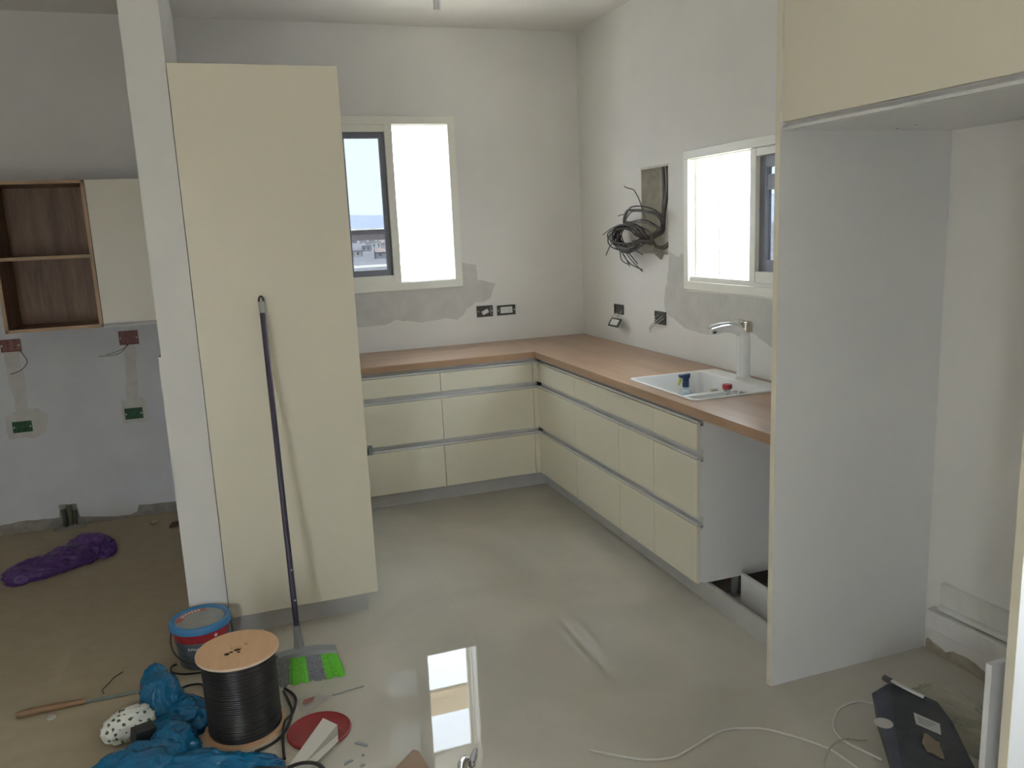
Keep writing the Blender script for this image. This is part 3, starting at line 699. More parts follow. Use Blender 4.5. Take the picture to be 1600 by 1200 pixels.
cords(t, 'wire', [[(-0.004, -1.15, 1.125), (-0.02, -1.12, 1.10), (-0.03, -1.06, 1.065), (-0.03, -1.03, 1.04)], [(-0.004, -1.16, 1.11), (-0.025, -1.13, 1.085), (-0.035, -1.07, 1.05), (-0.035, -1.05, 1.022)],
                  [(-0.004, -1.10, 1.13), (-0.02, -1.085, 1.11), (-0.015, -1.10, 1.09)]], M_WIREW, 0.0028)
# wire bundle out of the fuse niche
t = thing('wire_bundle', 'tangled coil of dark cables hanging out of the fuse niche', 'cables', (-0.02, -1.0, 1.49))
rnd = random.Random(3)
def j(s=0.012): return rnd.uniform(-s, s)
def wire(pts, m=None, r=0.0042):
    build('cable', MB().tube(pts, r, 6, 5), m or rnd.choice([M_WIREK, M_WIREK, M_WIREB, mat('grey_wire', (0.16, 0.155, 0.145), 0.5)]), t, smooth=True)
for k in range(10):   # risers inside the niche
    y0 = -1.13 - 0.075 * rnd.random(); x = -0.006 + 0.014 * rnd.random()
    wire([(x, y0, 1.982), (x, y0 - j(.006) - 0.01, 1.86), (x - 0.01, -1.178 + j(), 1.71), (0.0, -1.15 + j(), 1.63 + j(.02)), (-0.03, -1.04 + j(.02), 1.58 + j(.02))])
for k in range(20):   # the big coil
    ry, rz = 0.165 + j(.045), 0.068 + j(.02); cy, cz = -0.865 + j(.025), 1.592 + j(.012); x = -0.075 + j(.025); ph = rnd.uniform(0, 6.28)
    pts = [(-0.02, -1.06 + j(.02), 1.58 + j(.02))]
    for s in range(11):
        a = 0.2 + s * 2 * math.pi / 11
        pts.append((x + 0.02 * math.sin(a + ph), cy - ry * math.cos(a), cz + rz * math.sin(a)))
    pts.append((-0.01, -1.05 + j(.02), 1.56 + j(.02)))
    wire(pts)
for k in range(6):    # arcs above the coil
    top = 1.755 + j(.03)
    wire([(-0.01, -1.17 + j(.03), 1.62 + j(.02)), (-0.05, -1.215 + j(.02), 1.70 + j(.02)), (-0.08, -1.10 + j(.02), top), (-0.085, -0.975 + j(.02), top + 0.01), (-0.08, -0.875 + j(.02), 1.735 + j(.02)), (-0.08, -0.838 + j(.02), 1.675 + j(.02)), (-0.06, -0.95 + j(.03), 1.63)])
for k in range(3):
    wire([(-0.01, -1.16 + j(.02), 1.63), (-0.07, -1.10 + j(), 1.676 + j()), (-0.085, -1.0 + j(), 1.682 + j()), (-0.08, -0.90 + j(), 1.675 + j()), (-0.08, -0.83 + j(), 1.66 + j())])
for k in range(7):    # lower ties towards the niche floor
    wire([(-0.02, -1.03 + j(.03), 1.57 + j(.02)), (0.0, -1.10 + j(.02), 1.525 + j(.015)), (0.03, -1.17 + j(.015), 1.55 + j(.02)), (0.04, -1.19 + j(.01), 1.62 + j(.02))])
for pts in ([(-1.089, 1.70), (-1.042, 1.80), (-0.981, 1.856), (-0.937, 1.87), (-0.866, 1.885), (-0.813, 1.897)], [(-0.78, 1.66), (-0.726, 1.667), (-0.61, 1.637), (-0.496, 1.606)], [(-0.76, 1.62), (-0.722, 1.58), (-0.649, 1.542), (-0.565, 1.476)],
            [(-0.70, 1.58), (-0.712, 1.536), (-0.78, 1.48), (-0.9, 1.418)], [(-0.76, 1.56), (-0.796, 1.53), (-0.875, 1.47), (-1.016, 1.385)], [(-0.83, 1.54), (-0.863, 1.512), (-0.928, 1.465), (-0.999, 1.433)],
            [(-0.75, 1.55), (-0.789, 1.505), (-0.895, 1.433), (-1.023, 1.397)], [(-0.85, 1.66), (-0.844, 1.689), (-0.819, 1.726), (-0.715, 1.72)], [(-0.92, 1.53), (-0.95, 1.51), (-0.99, 1.50), (-1.02, 1.485)], [(-0.72, 1.56), (-0.74, 1.51), (-0.80, 1.45), (-0.885, 1.425)]):
    wire([(-0.075 + j(.015), y, z) for y, z in pts], r=0.0032)

# pipe stubs low in the left wall
t = thing('pipe_stub', 'broken dark pipe stub at the foot of the left wall', 'pipe', (-3.465, -0.02, 0))
for k, (x, h, r) in enumerate(((-3.492, 0.115, 0.013), (-3.462, 0.135, 0.015), (-3.436, 0.10, 0.011))):
    build('pipe', MB().tube([(x, -0.030, 0), (x + 0.003, -0.026, h * 0.6), (x - 0.004 + 0.004 * k, -0.022, h)], r, 10, 4), [mat('dark_conduit', (0.07, 0.075, 0.05), 0.6), mat('olive_conduit', (0.10, 0.11, 0.06), 0.6), MATS['dark_conduit']][k % 3] if k else mat('dark_conduit', (0.07, 0.075, 0.05), 0.6), t, smooth=True)
rb_ = MB()
rnd2 = random.Random(5)
for k in range(9):
    x = -3.53 + 0.018 * k; w = 0.012 + 0.010 * rnd2.random()
    rb_.lathe([(w, 0), (w * 0.8, w * 0.6), (w * 0.3, w)], (x, -0.045 - 0.02 * rnd2.random(), 0), 7)
build('mortar_crumbs', rb_, M_CONC, t)

# ceiling stub
t = thing('ceiling_conduit', 'short white conduit stub hanging from the ceiling', 'conduit', (-1.37, -1.5, H))
build('tube', MB().lathe([(0.017, 2.688 - H), (0.019, 2.682 - H), (0.019, -0.02)][::-1], (-1.37, -1.5, H), 20), M_WHITEP, t, smooth=True)
build('ceiling_rose', MB().lathe([(0.045, -0.001), (0.045, -0.012), (0.022, -0.03)], (-1.37, -1.5, H), 24), M_WHITEP, t, smooth=True)

# ------------------------------------------------------------------ things on the floor
# broom
bt = Vector((-2.300, -1.9615, 1.455)); bb = Vector((-2.303, -2.325, 0.105))
br = thing('broom', 'broom with dark purple stick and green and grey bristles leaning on the tall cabinet', 'broom', (-2.30, -2.4, 0))
dv = (bt - bb).normalized()
M_STICK = mat('dark_purple_paint', (0.035, 0.028, 0.055), 0.35, var=0.15, vscale=25)
build('stick', MB().tube([bb + dv * 0.03, bb + (bt - bb) * 0.35, bb + (bt - bb) * 0.7, bt - dv * 0.075], 0.0115, 14, 3), M_STICK, br, smooth=True)
build('grip', MB().tube([bt - dv * 0.076, bt - dv * 0.03], [0.0125, 0.0125], 14, 3), mat('pale_grey_sleeve', (0.35, 0.36, 0.33), 0.5), br, smooth=True)
hp = []
for k in range(13):
    a = math.pi * k / 12
    hp.append(bt - dv * 0.028 + Vector((1, 0, 0)) * 0.009 * math.cos(a) + dv * (0.022 * math.sin(a)))
build('hanging_loop', MB().tube(hp, 0.0035, 8, 2).tube([bt - dv * 0.035 - Vector((0.009, 0, 0)), bt - dv * 0.035 + Vector((0.009, 0, 0))], 0.005, 8, 2), M_BLACK, br, smooth=True)
for s in (0.125, 0.21):
    pc = bb + (bt - bb) * s + Vector((0.004, -0.0115, 0)); build('paint_chip', MB().lathe([(0.003, 0), (0.0035, 0.003), (0.002, 0.006)], tuple(pc), 8), M_WHITEP, br)
build('socket', MB().tube([bb + dv * 0.075, bb + dv * 0.02, bb - dv * 0.02], [0.014, 0.017, 0.022], 16, 3), M_GREY, br, smooth=True)
hx0, hx1 = -2.415, -2.165
head = []
for k in range(9):
    f = k / 8; x = hx0 + (hx1 - hx0) * f; bow = 0.014 * (1 - (2 * f - 1) ** 2); y = -2.355 + 0.018 * (1 - f) - 0.004; z = 0.078 + bow
    head.append([(x, y - 0.026, z - 0.012), (x, y - 0.022, z + 0.004), (x, y + 0.012, z + 0.010), (x, y + 0.026, z + 0.002), (x, y + 0.026, z - 0.012)])
build('head', MB().loft(head), M_GREY, br)
M_BG = mat('lime_bristles', (0.11, 0.50, 0.02), 0.5, var=0.2, vscale=120); M_BR = mat('grey_bristles', (0.17, 0.18, 0.19), 0.55, var=0.3, vscale=120)
nt_ = 25
for k in range(nt_):
    f = (k + 0.5) / nt_
    band = (0 if f < 0.08 else 1 if f < 0.30 else 0 if f < 0.53 else 1 if f < 0.78 else 0)
    x = hx0 + 0.004 + (hx1 - hx0 - 0.008) * f; fl_ = (f - 0.5) * 0.045
    y = -2.355 + 0.018 * (1 - f) - 0.004; zt_ = 0.072 + 0.013 * (1 - (2 * f - 1) ** 2); yb_ = -0.062 - 0.008 * math.sin(k * 1.7)
    w0, w1 = 0.0046, 0.0068
    m = MB()
    for rr in range(3):
        ya = y - 0.016 + rr * 0.016; yz = y + yb_ + rr * 0.030 - 0.008
        m.loft([[(x - w0, ya - 0.007, zt_), (x + w0, ya - 0.007, zt_), (x + w0, ya + 0.007, zt_), (x - w0, ya + 0.007, zt_)],
                [(x + fl_ * .5 - w1 * .95, (ya + yz) / 2 - 0.010, 0.036), (x + fl_ * .5 + w1 * .95, (ya + yz) / 2 - 0.010, 0.036), (x + fl_ * .5 + w1 * .95, (ya + yz) / 2 + 0.010, 0.036), (x + fl_ * .5 - w1 * .95, (ya + yz) / 2 + 0.010, 0.036)],
                [(x + fl_ - w1, yz - 0.012, 0.001), (x + fl_ + w1, yz - 0.012, 0.001), (x + fl_ + w1, yz + 0.012, 0.004), (x + fl_ - w1, yz + 0.012, 0.004)]])
    build('bristle_tuft', m, M_BR if band else M_BG, br)

# bucket
BC = (-2.664, -2.078, 0.0)
bk = thing('bucket', 'grey paint bucket with blue rimmed lid and red band beside the partition', 'bucket', BC)
M_BUCK = mat('grey_bucket_plastic', (0.13, 0.15, 0.17), 0.5, var=0.3, vscale=40)
def rz(z): return 0.092 + 0.018 * z / 0.185
build('body', MB().lathe([(rz(0) - .004, 0), (rz(0), 0.004), (rz(0.10), 0.10), (rz(0.165), 0.165)], BC, 48), M_BUCK, bk, smooth=True)
build('dark_band', MB().lathe([(rz(0.085), 0.085), (rz(0.085) + .0012, 0.086), (rz(0.118) + .0012, 0.117), (rz(0.118), 0.118)], BC, 48, False, False), mat('slate_print', (0.10, 0.12, 0.145), 0.5), bk, smooth=True)
build('red_band', MB().lathe([(rz(0.119), 0.119), (rz(0.119) + .0012, 0.120), (rz(0.156) + .0012, 0.155), (rz(0.156), 0.156)], BC, 48, False, False), mat('red_print', (0.36, 0.02, 0.03), 0.45, var=0.1, vscale=30), bk, smooth=True)
lid = build('lid_rim', MB().lathe([(0.112, 0.158), (0.1185, 0.160), (0.1195, 0.176), (0.115, 0.186), (0.104, 0.188), (0.097, 0.184), (0.095, 0.176)], BC, 56, True, False), mat('blue_lid_plastic', (0.045, 0.20, 0.40), 0.4), bk, smooth=True)
build('lid_disc', MB().lathe([(0.096, 0.1765), (0.096, 0.1795)], BC, 48), mat('cloudy_grey_lid', (0.30, 0.30, 0.26), 0.35, var=0.12, vscale=14), bk)
seg = MB(); n_ = 18; vs = []; fs = []
for k in range(n_ + 1):
    a = math.radians(75 + 110 * k / n_)
    for r_ in (0.066, 0.093): vs.append((BC[0] + r_ * math.cos(a), BC[1] + r_ * math.sin(a), 0.1801))
for k in range(n_): fs.append((2 * k, 2 * k + 1, 2 * k + 3, 2 * k + 2))
build('lid_print', seg.add(vs, fs), mat('faded_red_print', (0.45, 0.12, 0.11), 0.5), lid)
for k in range(7):
    a = math.radians(95 + 9.5 * k)
    c_ = Vector((BC[0] + 0.079 * math.cos(a), BC[1] + 0.079 * math.sin(a), 0.1802)); tv = Vector((-math.sin(a), math.cos(a), 0)); rv = Vector((math.cos(a), math.sin(a), 0))
    w_, h_ = (0.0042, 0.006) if k % 2 else (0.0034, 0.0075)
    p4 = [c_ - tv * w_ - rv * h_, c_ + tv * w_ - rv * h_, c_ + tv * w_ + rv * h_, c_ - tv * w_ + rv * h_]
    build('lid_lettering', MB().add([tuple(p) for p in p4] + [tuple(p + Vector((0, 0, .0004))) for p in p4], [(0, 1, 2, 3), (4, 5, 6, 7), (0, 1, 5, 4), (1, 2, 6, 5), (2, 3, 7, 6), (3, 0, 4, 7)]), M_WHITEP, lid)
hpts = []
for k in range(17):
    a = math.radians(172 + 196 * k / 16); f = math.sin(math.pi * k / 16)
    hpts.append((BC[0] + (0.113 + 0.020 * f) * math.cos(a), BC[1] + (0.113 + 0.020 * f) * math.sin(a), 0.150 - 0.095 * f ** 0.8))
build('handle', MB().tube(hpts, 0.0036, 8, 3), M_DARK, bk, smooth=True)
for a in (172, 368):
    build('handle_lug', MB().lathe([(0.010, 0), (0.010, 0.022)], (BC[0] + 0.112 * math.cos(math.radians(a)), BC[1] + 0.112 * math.sin(math.radians(a)), 0.137), 10), M_BUCK, bk, smooth=True)
def text_on_bucket(body, size, ang, z):
    cu = bpy.data.curves.new('lettering_curve', 'FONT'); cu.body = body; cu.size = size; cu.align_x = 'CENTER'; cu.extrude = 0.0004
    tmp = bpy.data.objects.new('lettering_tmp', cu); COL.objects.link(tmp)
    dg = bpy.context.evaluated_depsgraph_get(); me = bpy.data.meshes.new_from_object(tmp.evaluated_get(dg))
    bpy.data.objects.remove(tmp)
    R = rz(z) + 0.0016
    for v in me.vertices:
        a = ang + v.co.x / R; v.co = Vector(((R + v.co.z) * math.cos(a), (R + v.co.z) * math.sin(a), z + v.co.y))
    me.materials.clear(); me.materials.append(M_WHITEP)
    o = bpy.data.objects.new('lettering', me); COL.objects.link(o); o.parent = bk
text_on_bucket('ERGA', 0.024, math.radians(-104), 0.092)
st = MB()
sa = math.radians(-58)
sc_ = Vector((BC[0] + (rz(0.138) + 0.0016) * math.cos(sa), BC[1] + (rz(0.138) + 0.0016) * math.sin(sa), 0.139)); tv = Vector((-math.sin(sa), math.cos(sa), 0))
pp = []
for k in range(10):
    r_ = 0.010 if k % 2 == 0 else 0.0042; a = math.pi / 2 + k * math.pi / 5
    pp.append(sc_ + tv * r_ * math.cos(a) + Vector((0, 0, r_ * math.sin(a))))
st.add([tuple(p) for p in pp] + [tuple(p + Vector((math.cos(sa), math.sin(sa), 0)) * 0.0008) for p in pp], [tuple(range(10)), tuple(range(10, 20))[::-1]] + [(k, (k + 1) % 10, 10 + (k + 1) % 10, 10 + k) for k in range(10)])
build('star_print', st, M_WHITEP, bk)

# cable spool
SPC = (-2.520, -2.640, 0.0)
sp = thing('cable_spool', 'black cable wound on a plywood spool standing in front of the bucket', 'spool', SPC)
build('bottom_flange', MB().lathe([(0.137, 0.0), (0.137, 0.009)], SPC, 64), M_PLY, sp, smooth=True)
RT = 0.137; nseg = 64
# top flange with centre hole and two finger holes
fm = MB(); zt0_, zt1_ = 0.287, 0.296
outer = [(RT * math.cos(2 * math.pi * k / nseg), RT * math.sin(2 * math.pi * k / nseg)) for k in range(nseg)]
inner = [(0.0155 * math.cos(2 * math.pi * k / nseg), 0.0155 * math.sin(2 * math.pi * k / nseg)) for k in range(nseg)]
L = [[(SPC[0] + x, SPC[1] + y, z) for x, y in pts] for pts, z in ((inner, zt0_), (outer, zt0_), (outer, zt1_), (inner, zt1_))]
fm.loft(L, closed=True)
tf = build('top_flange', fm, [M_PLY], sp, smooth=True)
build('flange_edge', MB().lathe([(RT + 0.0002, zt0_ + .0006), (RT + 0.0008, zt0_ + 0.001), (RT + 0.0008, zt1_ - 0.001), (RT + .0002, zt1_ - .0006)], SPC, 64, False, False), mat('pale_ply_edge', (0.62, 0.50, 0.38), 0.6), tf, smooth=True)
M_HOLE = mat('dark_hole', (0.03, 0.015, 0.008), 0.9)
for ox, oy, r_ in ((-0.034, -0.026, 0.009), (-0.020, -0.018, 0.006), (0.004, -0.026, 0.006), (0.030, 0.024, 0.0045), (-0.018, 0.012, 0.0035)):
    build('finger_hole', MB().lathe([(r_, -0.0005), (r_, 0.0004)], (SPC[0] + ox, SPC[1] + oy, zt1_), 14), M_HOLE if r_ > .005 else mat('screw_mark', (0.30, 0.17, 0.09), 0.8), tf)
build('core_plug', MB().lathe([(0.0152, 0), (0.0152, 0.004)], (SPC[0], SPC[1], zt0_ - 0.003), 20), M_HOLE, tf)
build('core', MB().lathe([(0.030, 0.009), (0.030, zt0_)], SPC, 24, False, False), M_HOLE, sp)
prof = [(0.04, 0.010)]
nw = 38; z0_, z1_ = 0.010, zt0_ - 0.001; dz = (z1_ - z0_) / nw
for k in range(nw):
    zc = z0_ + dz * (k + 0.5); R_ = 0.1195 + 0.0025 * noise.noise(Vector((k * 0.7, 0, 0)))
    for q in range(5):
        a = -math.pi / 2 + math.pi * q / 4
        prof.append((R_ + 0.0036 * math.cos(a), zc + dz * 0.5 * math.sin(a) * 0.98))
prof.append((0.04, z1_))
build('cable_winding', MB().lathe(prof, SPC, 56, False, False), M_SOOT, sp, smooth=True)
def floor_cable(name, label, pts, z, r, m, cat='cable', group=None):
    o = build(name, MB().tube([(p[0], p[1], (p[2] if len(p) > 2 else z)) for p in pts], r, 8, 6), m, smooth=True)
    return tag(o, label, cat, group)
floor_cable('loose_cable', 'black cable loop rising behind the spool towards the broom', [(-2.42, -2.52, 0.11), (-2.40, -2.40, 0.10), (-2.375, -2.30, 0.07), (-2.350, -2.235, 0.03), (-2.334, -2.24, 0.008), (-2.343, -2.31, 0.006), (-2.37, -2.34, 0.006)], 0.006, 0.0045, M_SOOT)
floor_cable('loose_cable', 'black cable curving round the foot of the spool', [(-2.38, -2.47), (-2.368, -2.54), (-2.362, -2.62), (-2.385, -2.715), (-2.435, -2.785), (-2.497, -2.812)], 0.006, 0.005, M_SOOT)
floor_cable('loose_cable', 'black cable running from the broom head to the red lid', [(-2.375, -2.45), (-2.35, -2.50), (-2.342, -2.554), (-2.36, -2.63), (-2.390, -2.69, 0.0155), (-2.404, -2.767, 0.0075), (-2.407, -2.89)], 0.006, 0.005, M_SOOT)
floor_cable('loose_cable', 'black cable between the blue bag and the spool', [(-2.65, -2.40, 0.006), (-2.667, -2.30, 0.006), (-2.709, -2.275), (-2.743, -2.285), (-2.775, -2.31)], 0.005, 0.0042, M_SOOT)
floor_cable('loose_cable', 'black cable hooked round the front of the bucket', [(-2.62, -2.21), (-2.68, -2.195), (-2.74, -2.18), (-2.785, -2.145), (-2.79, -2.10), (-2.772, -2.085)], 0.005, 0.0038, M_SOOT)
floor_cable('loose_cable', 'short black cable end low at the left of the spool', [(-2.66, -2.55), (-2.69, -2.555), (-2.715, -2.58)], 0.0055, 0.005, M_SOOT)

# crumpled bags
def blob(mb, c, s, rot, seed, amp=0.35, fr=2.2, sub=4, mi=0):
    bm = bmesh.new(); bmesh.ops.create_icosphere(bm, subdivisions=sub, radius=1.0)
    cr, sr = math.cos(rot), math.sin(rot)
    vs = []
    for v in bm.verts:
        p = v.co.copy(); d = 0.0; a = amp; f = fr
        for o_ in range(4):
            d += a * (0.5 - abs(noise.noise(p * f + Vector((seed * 7.1, seed * 3.3, seed))))) ; a *= 0.5; f *= 2.1
        p *= 1 + d
        x, y, z = p.x * s[0], p.y * s[1], p.z * s[2]
        vs.append((c[0] + x * cr - y * sr, c[1] + x * sr + y * cr, max(0.0012 + 0.001 * noise.noise(p * 5), c[2] + z)))
    fs = [tuple(v.index for v in f.verts) for f in bm.faces]
    bm.free()
    return mb.add(vs, fs, mi)
M_PURP = film('purple_plastic_bag', (0.075, 0.026, 0.145), 0.97, 0.3, crinkle=0.8)
pb = MB()
blob(pb, (-3.49, -0.77, 0.02), (0.15, 0.085, 0.060), 0.35, 1.0, 0.34, 1.6, 5)
blob(pb, (-3.37, -0.69, 0.025), (0.12, 0.09, 0.065), 0.4, 2.0, 0.34, 1.6, 5)
blob(pb, (-3.275, -0.58, 0.03), (0.085, 0.12, 0.075), 0.9, 3.3, 0.34, 1.5, 5)
blob(pb, (-3.57, -0.84, 0.015), (0.06, 0.055, 0.05), 0.2, 4.1, 0.34, 1.6, 4)
tag(build('purple_bag', pb, M_PURP, smooth='all', recalc=False), 'crumpled purple plastic bag lying on the dusty floor', 'bag')
M_BLUE = film('blue_plastic_bag', (0.010, 0.150, 0.30), 0.80, 0.16, crinkle=0.9)
bb_ = MB()
blob(bb_, (-2.80, -2.42, 0.03), (0.062, 0.085, 0.10), 0.3, 5.0, 0.34, 1.5, 5)
blob(bb_, (-2.825, -2.335, 0.04), (0.046, 0.055, 0.085), -0.2, 6.2, 0.34, 1.5, 5)
blob(bb_, (-2.715, -2.51, 0.01), (0.065, 0.10, 0.05), 0.5, 7.7, 0.4, 1.7, 5)
blob(bb_, (-2.765, -2.66, 0.01), (0.075, 0.13, 0.055), 0.2, 8.4, 0.4, 1.7, 5)
blob(bb_, (-2.86, -2.80, 0.01), (0.13, 0.10, 0.070), 0.4, 9.1, 0.4, 1.6, 5)
blob(bb_, (-2.68, -2.85, 0.01), (0.13, 0.065, 0.045), -0.15, 10.5, 0.4, 1.8, 5)
blob(bb_, (-2.53, -2.88, 0.0), (0.10, 0.05, 0.030), -0.35, 11.5, 0.4, 1.8, 5)
tag(build('blue_bag', bb_, M_BLUE, smooth='all', recalc=False), 'crumpled translucent blue plastic bag in front of the bucket', 'bag')
# patterned tissue pack and black block
def speckle():
    m = bpy.data.materials.new('leaf_printed_paper'); m.use_nodes = True
    n = m.node_tree.nodes; l = m.node_tree.links; b = n['Principled BSDF']
    g_ = n.new('ShaderNodeNewGeometry'); v = n.new('ShaderNodeTexVoronoi'); v.inputs['Scale'].default_value = 46
    l.new(g_.outputs['Position'], v.inputs['Vector'])
    r = n.new('ShaderNodeValToRGB'); r.color_ramp.interpolation = 'CONSTANT'
    r.color_ramp.elements[0].color = (0.05, 0.09, 0.04, 1); r.color_ramp.elements[1].position = 0.30; r.color_ramp.elements[1].color = (0.66, 0.65, 0.58, 1)
    l.new(v.outputs['Distance'], r.inputs[0]); l.new(r.outputs[0], b.inputs['Base Color']); b.inputs['Roughness'].default_value = 0.6
    return m
tb = MB(); blob(tb, (-2.90, -2.535, 0.045), (0.080, 0.052, 0.046), 0.55, 12.3, 0.30, 2.4, 5)
tag(build('printed_wrapper', tb, speckle(), smooth='all', recalc=False), 'crumpled white wrapper printed with dark green leaves beside the blue bag', 'wrapper')
o = build('black_block', MB().box(-0.035, 0.035, -0.022, 0.022, 0, 0.048), M_BLACK, local=True, bevel=0.003)
o.location = (-2.845, -2.66, 0.05); o.rotation_euler = (0.15, 0.1, 0.5)
tag(o, 'small black block lying on the blue bag', 'block')

# wooden-handled tool, cap, wires, crumbs
t = thing('hand_tool', 'tool with long wooden handle and thin pale blue blade on the dusty floor', 'tool', (-3.08, -2.247, 0))
build('handle', MB().tube([(-3.305, -2.25, 0.013), (-3.26, -2.249, 0.0145), (-3.15, -2.247, 0.0135), (-3.09, -2.246, 0.0115), (-3.080, -2.246, 0.009)], [0.011, 0.0135, 0.0125, 0.0105, 0.007], 12, 4), wood('worn_wood', (0.17, 0.095, 0.045), (0.27, 0.16, 0.08), (1, 8, 8), 0.6, 12), t, smooth=True)
build('blade', MB().box(-3.082, -2.862, -2.253, -2.238, 0.0075, 0.0095), mat('pale_blue_paint', (0.20, 0.27, 0.26), 0.5, var=0.2, vscale=30), t)
tag(build('metal_cap', MB().lathe([(0.015, 0), (0.0165, 0.002), (0.0155, 0.006), (0.010, 0.007)], (-3.187, -2.30, 0), 20), mat('dull_tin', (0.55, 0.53, 0.46), 0.4, metal=0.4), smooth=True), 'small round pale metal cap below the wooden handle', 'disc')
floor_cable('bent_wire', 'short bent dark wire above the pale blue blade', [(-3.026, -2.198), (-3.033, -2.17), (-3.016, -2.129), (-3.002, -2.09), (-2.973, -2.056)], 0.0035, 0.0024, M_WIREB, 'wire')
pbm = MB(); blob(pbm, (-2.984, -0.19, 0.008), (0.022, 0.02, 0.012), 0, 14.0, 0.15, 1.5, 2)
tag(build('pebble', pbm, mat('pale_pebble', (0.42, 0.38, 0.30), 0.9), smooth='all', recalc=False), 'round pale pebble on the floor near the far left wall', 'stone')
o = build('wood_offcut', MB().prism([(-0.06, -0.03), (-0.03, 0.035), (0.07, 0.04), (0.06, -0.035)], 'z', 0, 0.016), mat('dark_offcut', (0.10, 0.065, 0.05), 0.8), local=True, bevel=0.002)
o.location = (-2.838, -0.29, 0); o.rotation_euler = (0, 0, 0.2)
tag(o, 'dark wood offcut half hidden by the foot of the partition', 'wood')
floor_cable('thin_stick', 'thin straight dark stick on the tiles right of the broom', [(-2.212, -2.568), (-2.15, -2.558), (-2.092, -2.551)], 0.003, 0.0024, M_GREY, 'stick')
rc = random.Random(9)
for k, (x, y, ln, a, lb) in enumerate([(-2.158, -2.905, 0.050, -0.75, 'longest grey plastic chip right of the red lid'), (-2.215, -2.985, 0.035, 0.4, 'grey chip near the bottom edge, nearest to the folded paper'), (-2.175, -3.02, 0.020, 0.5, 'tiny grey chip between the paper and the cardboard'), (-2.165, -2.965, 0.010, 0.3, 'smallest dark crumb right of the red lid')]):
    o = build('plastic_chip', MB().prism([(-ln / 2, -0.006), (ln / 2, -0.004), (ln / 2 - 0.004, 0.005), (-ln / 2 + 0.006, 0.006)], 'z', 0, 0.004), M_GREY, local=True)
    o.location = (x, y, 0.0005); o.rotation_euler = (0, 0, a)
    tag(o, lb, 'chip', 'plastic chips on the tiles')
# red lid with folded paper
RL = (-2.283, -2.775, 0)
rl_ = thing('red_lid', 'round red plastic lid lying on the tiles, white paper on it', 'disc', RL)
build('disc', MB().lathe([(0.100, 0.0), (0.108, 0.003), (0.109, 0.009), (0.104, 0.012), (0.100, 0.009), (0.02, 0.0085)], RL, 48), mat('dark_red_plastic', (0.26, 0.02, 0.025), 0.38), rl_, smooth=True)
pp_ = thing('folded_paper', 'folded strip of white paper lying across the red lid', 'paper', (-2.30, -2.86, 0.01))
def sheet(poly, zs, th=0.0012):
    m = MB(); n = len(poly)
    m.add([(x, y, z) for (x, y), z in zip(poly, zs)] + [(x, y, z + th) for (x, y), z in zip(poly, zs)], [tuple(range(n)), tuple(range(n, 2 * n))] + [(k, (k + 1) % n, n + (k + 1) % n, n + k) for k in range(n)])
    return m
M_PAPER = mat('white_paper', (0.66, 0.63, 0.57), 0.7)
build('upper_leaf', sheet([(-2.263, -2.726), (-2.222, -2.784), (-2.301, -2.892), (-2.376, -2.977), (-2.402, -2.950)], [0.017, 0.0155, 0.0155, 0.007, 0.0115]), M_PAPER, pp_)
build('lower_leaf', sheet([(-2.229, -2.853), (-2.232, -2.893), (-2.299, -2.955), (-2.348, -2.996), (-2.392, -2.985), (-2.294, -2.905)], [0.021, 0.024, 0.019, 0.011, 0.006, 0.015]), M_PAPER, pp_)
build('inner_fold', sheet([(-2.221, -2.779), (-2.228, -2.855), (-2.300, -2.912), (-2.390, -2.985), (-2.372, -2.970), (-2.296, -2.880)], [0.0135, 0.0135, 0.0135, 0.005, 0.005, 0.0135], 0.0008), mat('grey_paper_inside', (0.40, 0.38, 0.32), 0.8), pp_)
t = thing('plastic_scrap', 'clear plastic scrap with red print under the broom bristles', 'scrap', (-2.30, -2.58, 0))
build('film', sheet([(-2.334, -2.545), (-2.252, -2.535), (-2.20, -2.56), (-2.248, -2.60), (-2.320, -2.645), (-2.338, -2.60)], [0.001, 0.004, 0.002, 0.005, 0.001, 0.003], 0.0006), film('wrap_film', (0.62, 0.60, 0.58), 0.35, 0.25), t)
build('red_print', sheet([(-2.315, -2.560), (-2.275, -2.553), (-2.285, -2.580), (-2.325, -2.588)], [0.0055, 0.0060, 0.0060, 0.0055], 0.0004), mat('faded_red_ink', (0.36, 0.12, 0.10), 0.6), t)
# things cut by the lower edge of the picture
o = build('cardboard_scrap', MB().prism([(-2.125, -3.15), (-2.012, -3.040), (-1.996, -3.055), (-1.985, -3.16), (-2.05, -3.22)], 'z', 0.012, 0.030), mat('brown_cardboard', (0.32, 0.225, 0.155), 0.85, var=0.1, vscale=12), bevel=0.002)
tag(o, 'folded brown cardboard piece at the bottom edge beside the window reflection', 'cardboard')
for v in o.data.vertices:
    if v.co.z < 0.02: v.co.z = 0.0
t = thing('pliers', 'silver pliers lying at the bottom edge of the tiles', 'tool', (-1.86, -3.15, 0))
build('jaw', MB().tube([(-1.895, -3.19, 0.010), (-1.883, -3.150, 0.011), (-1.862, -3.126, 0.010), (-1.848, -3.130, 0.009)], [0.008, 0.011, 0.010, 0.005], 10, 5), M_CHROME, t, smooth=True)
build('pivot', MB().lathe([(0.010, 0), (0.010, 0.014), (0.007, 0.016)], (-1.849, -3.155, 0), 16), mat('brown_pivot', (0.10, 0.06, 0.045), 0.5), t, smooth=True)
build('handle', MB().tube([(-1.850, -3.165, 0.010), (-1.835, -3.125, 0.010), (-1.815, -3.092, 0.009)], [0.006, 0.009, 0.006], 10, 5), mat('clear_grey_handle', (0.42, 0.43, 0.46), 0.25), t, smooth=True)
t = thing('tool_strap', 'black tool case edge with strap at the bottom left of the picture', 'tool', (-2.46, -2.98, 0))
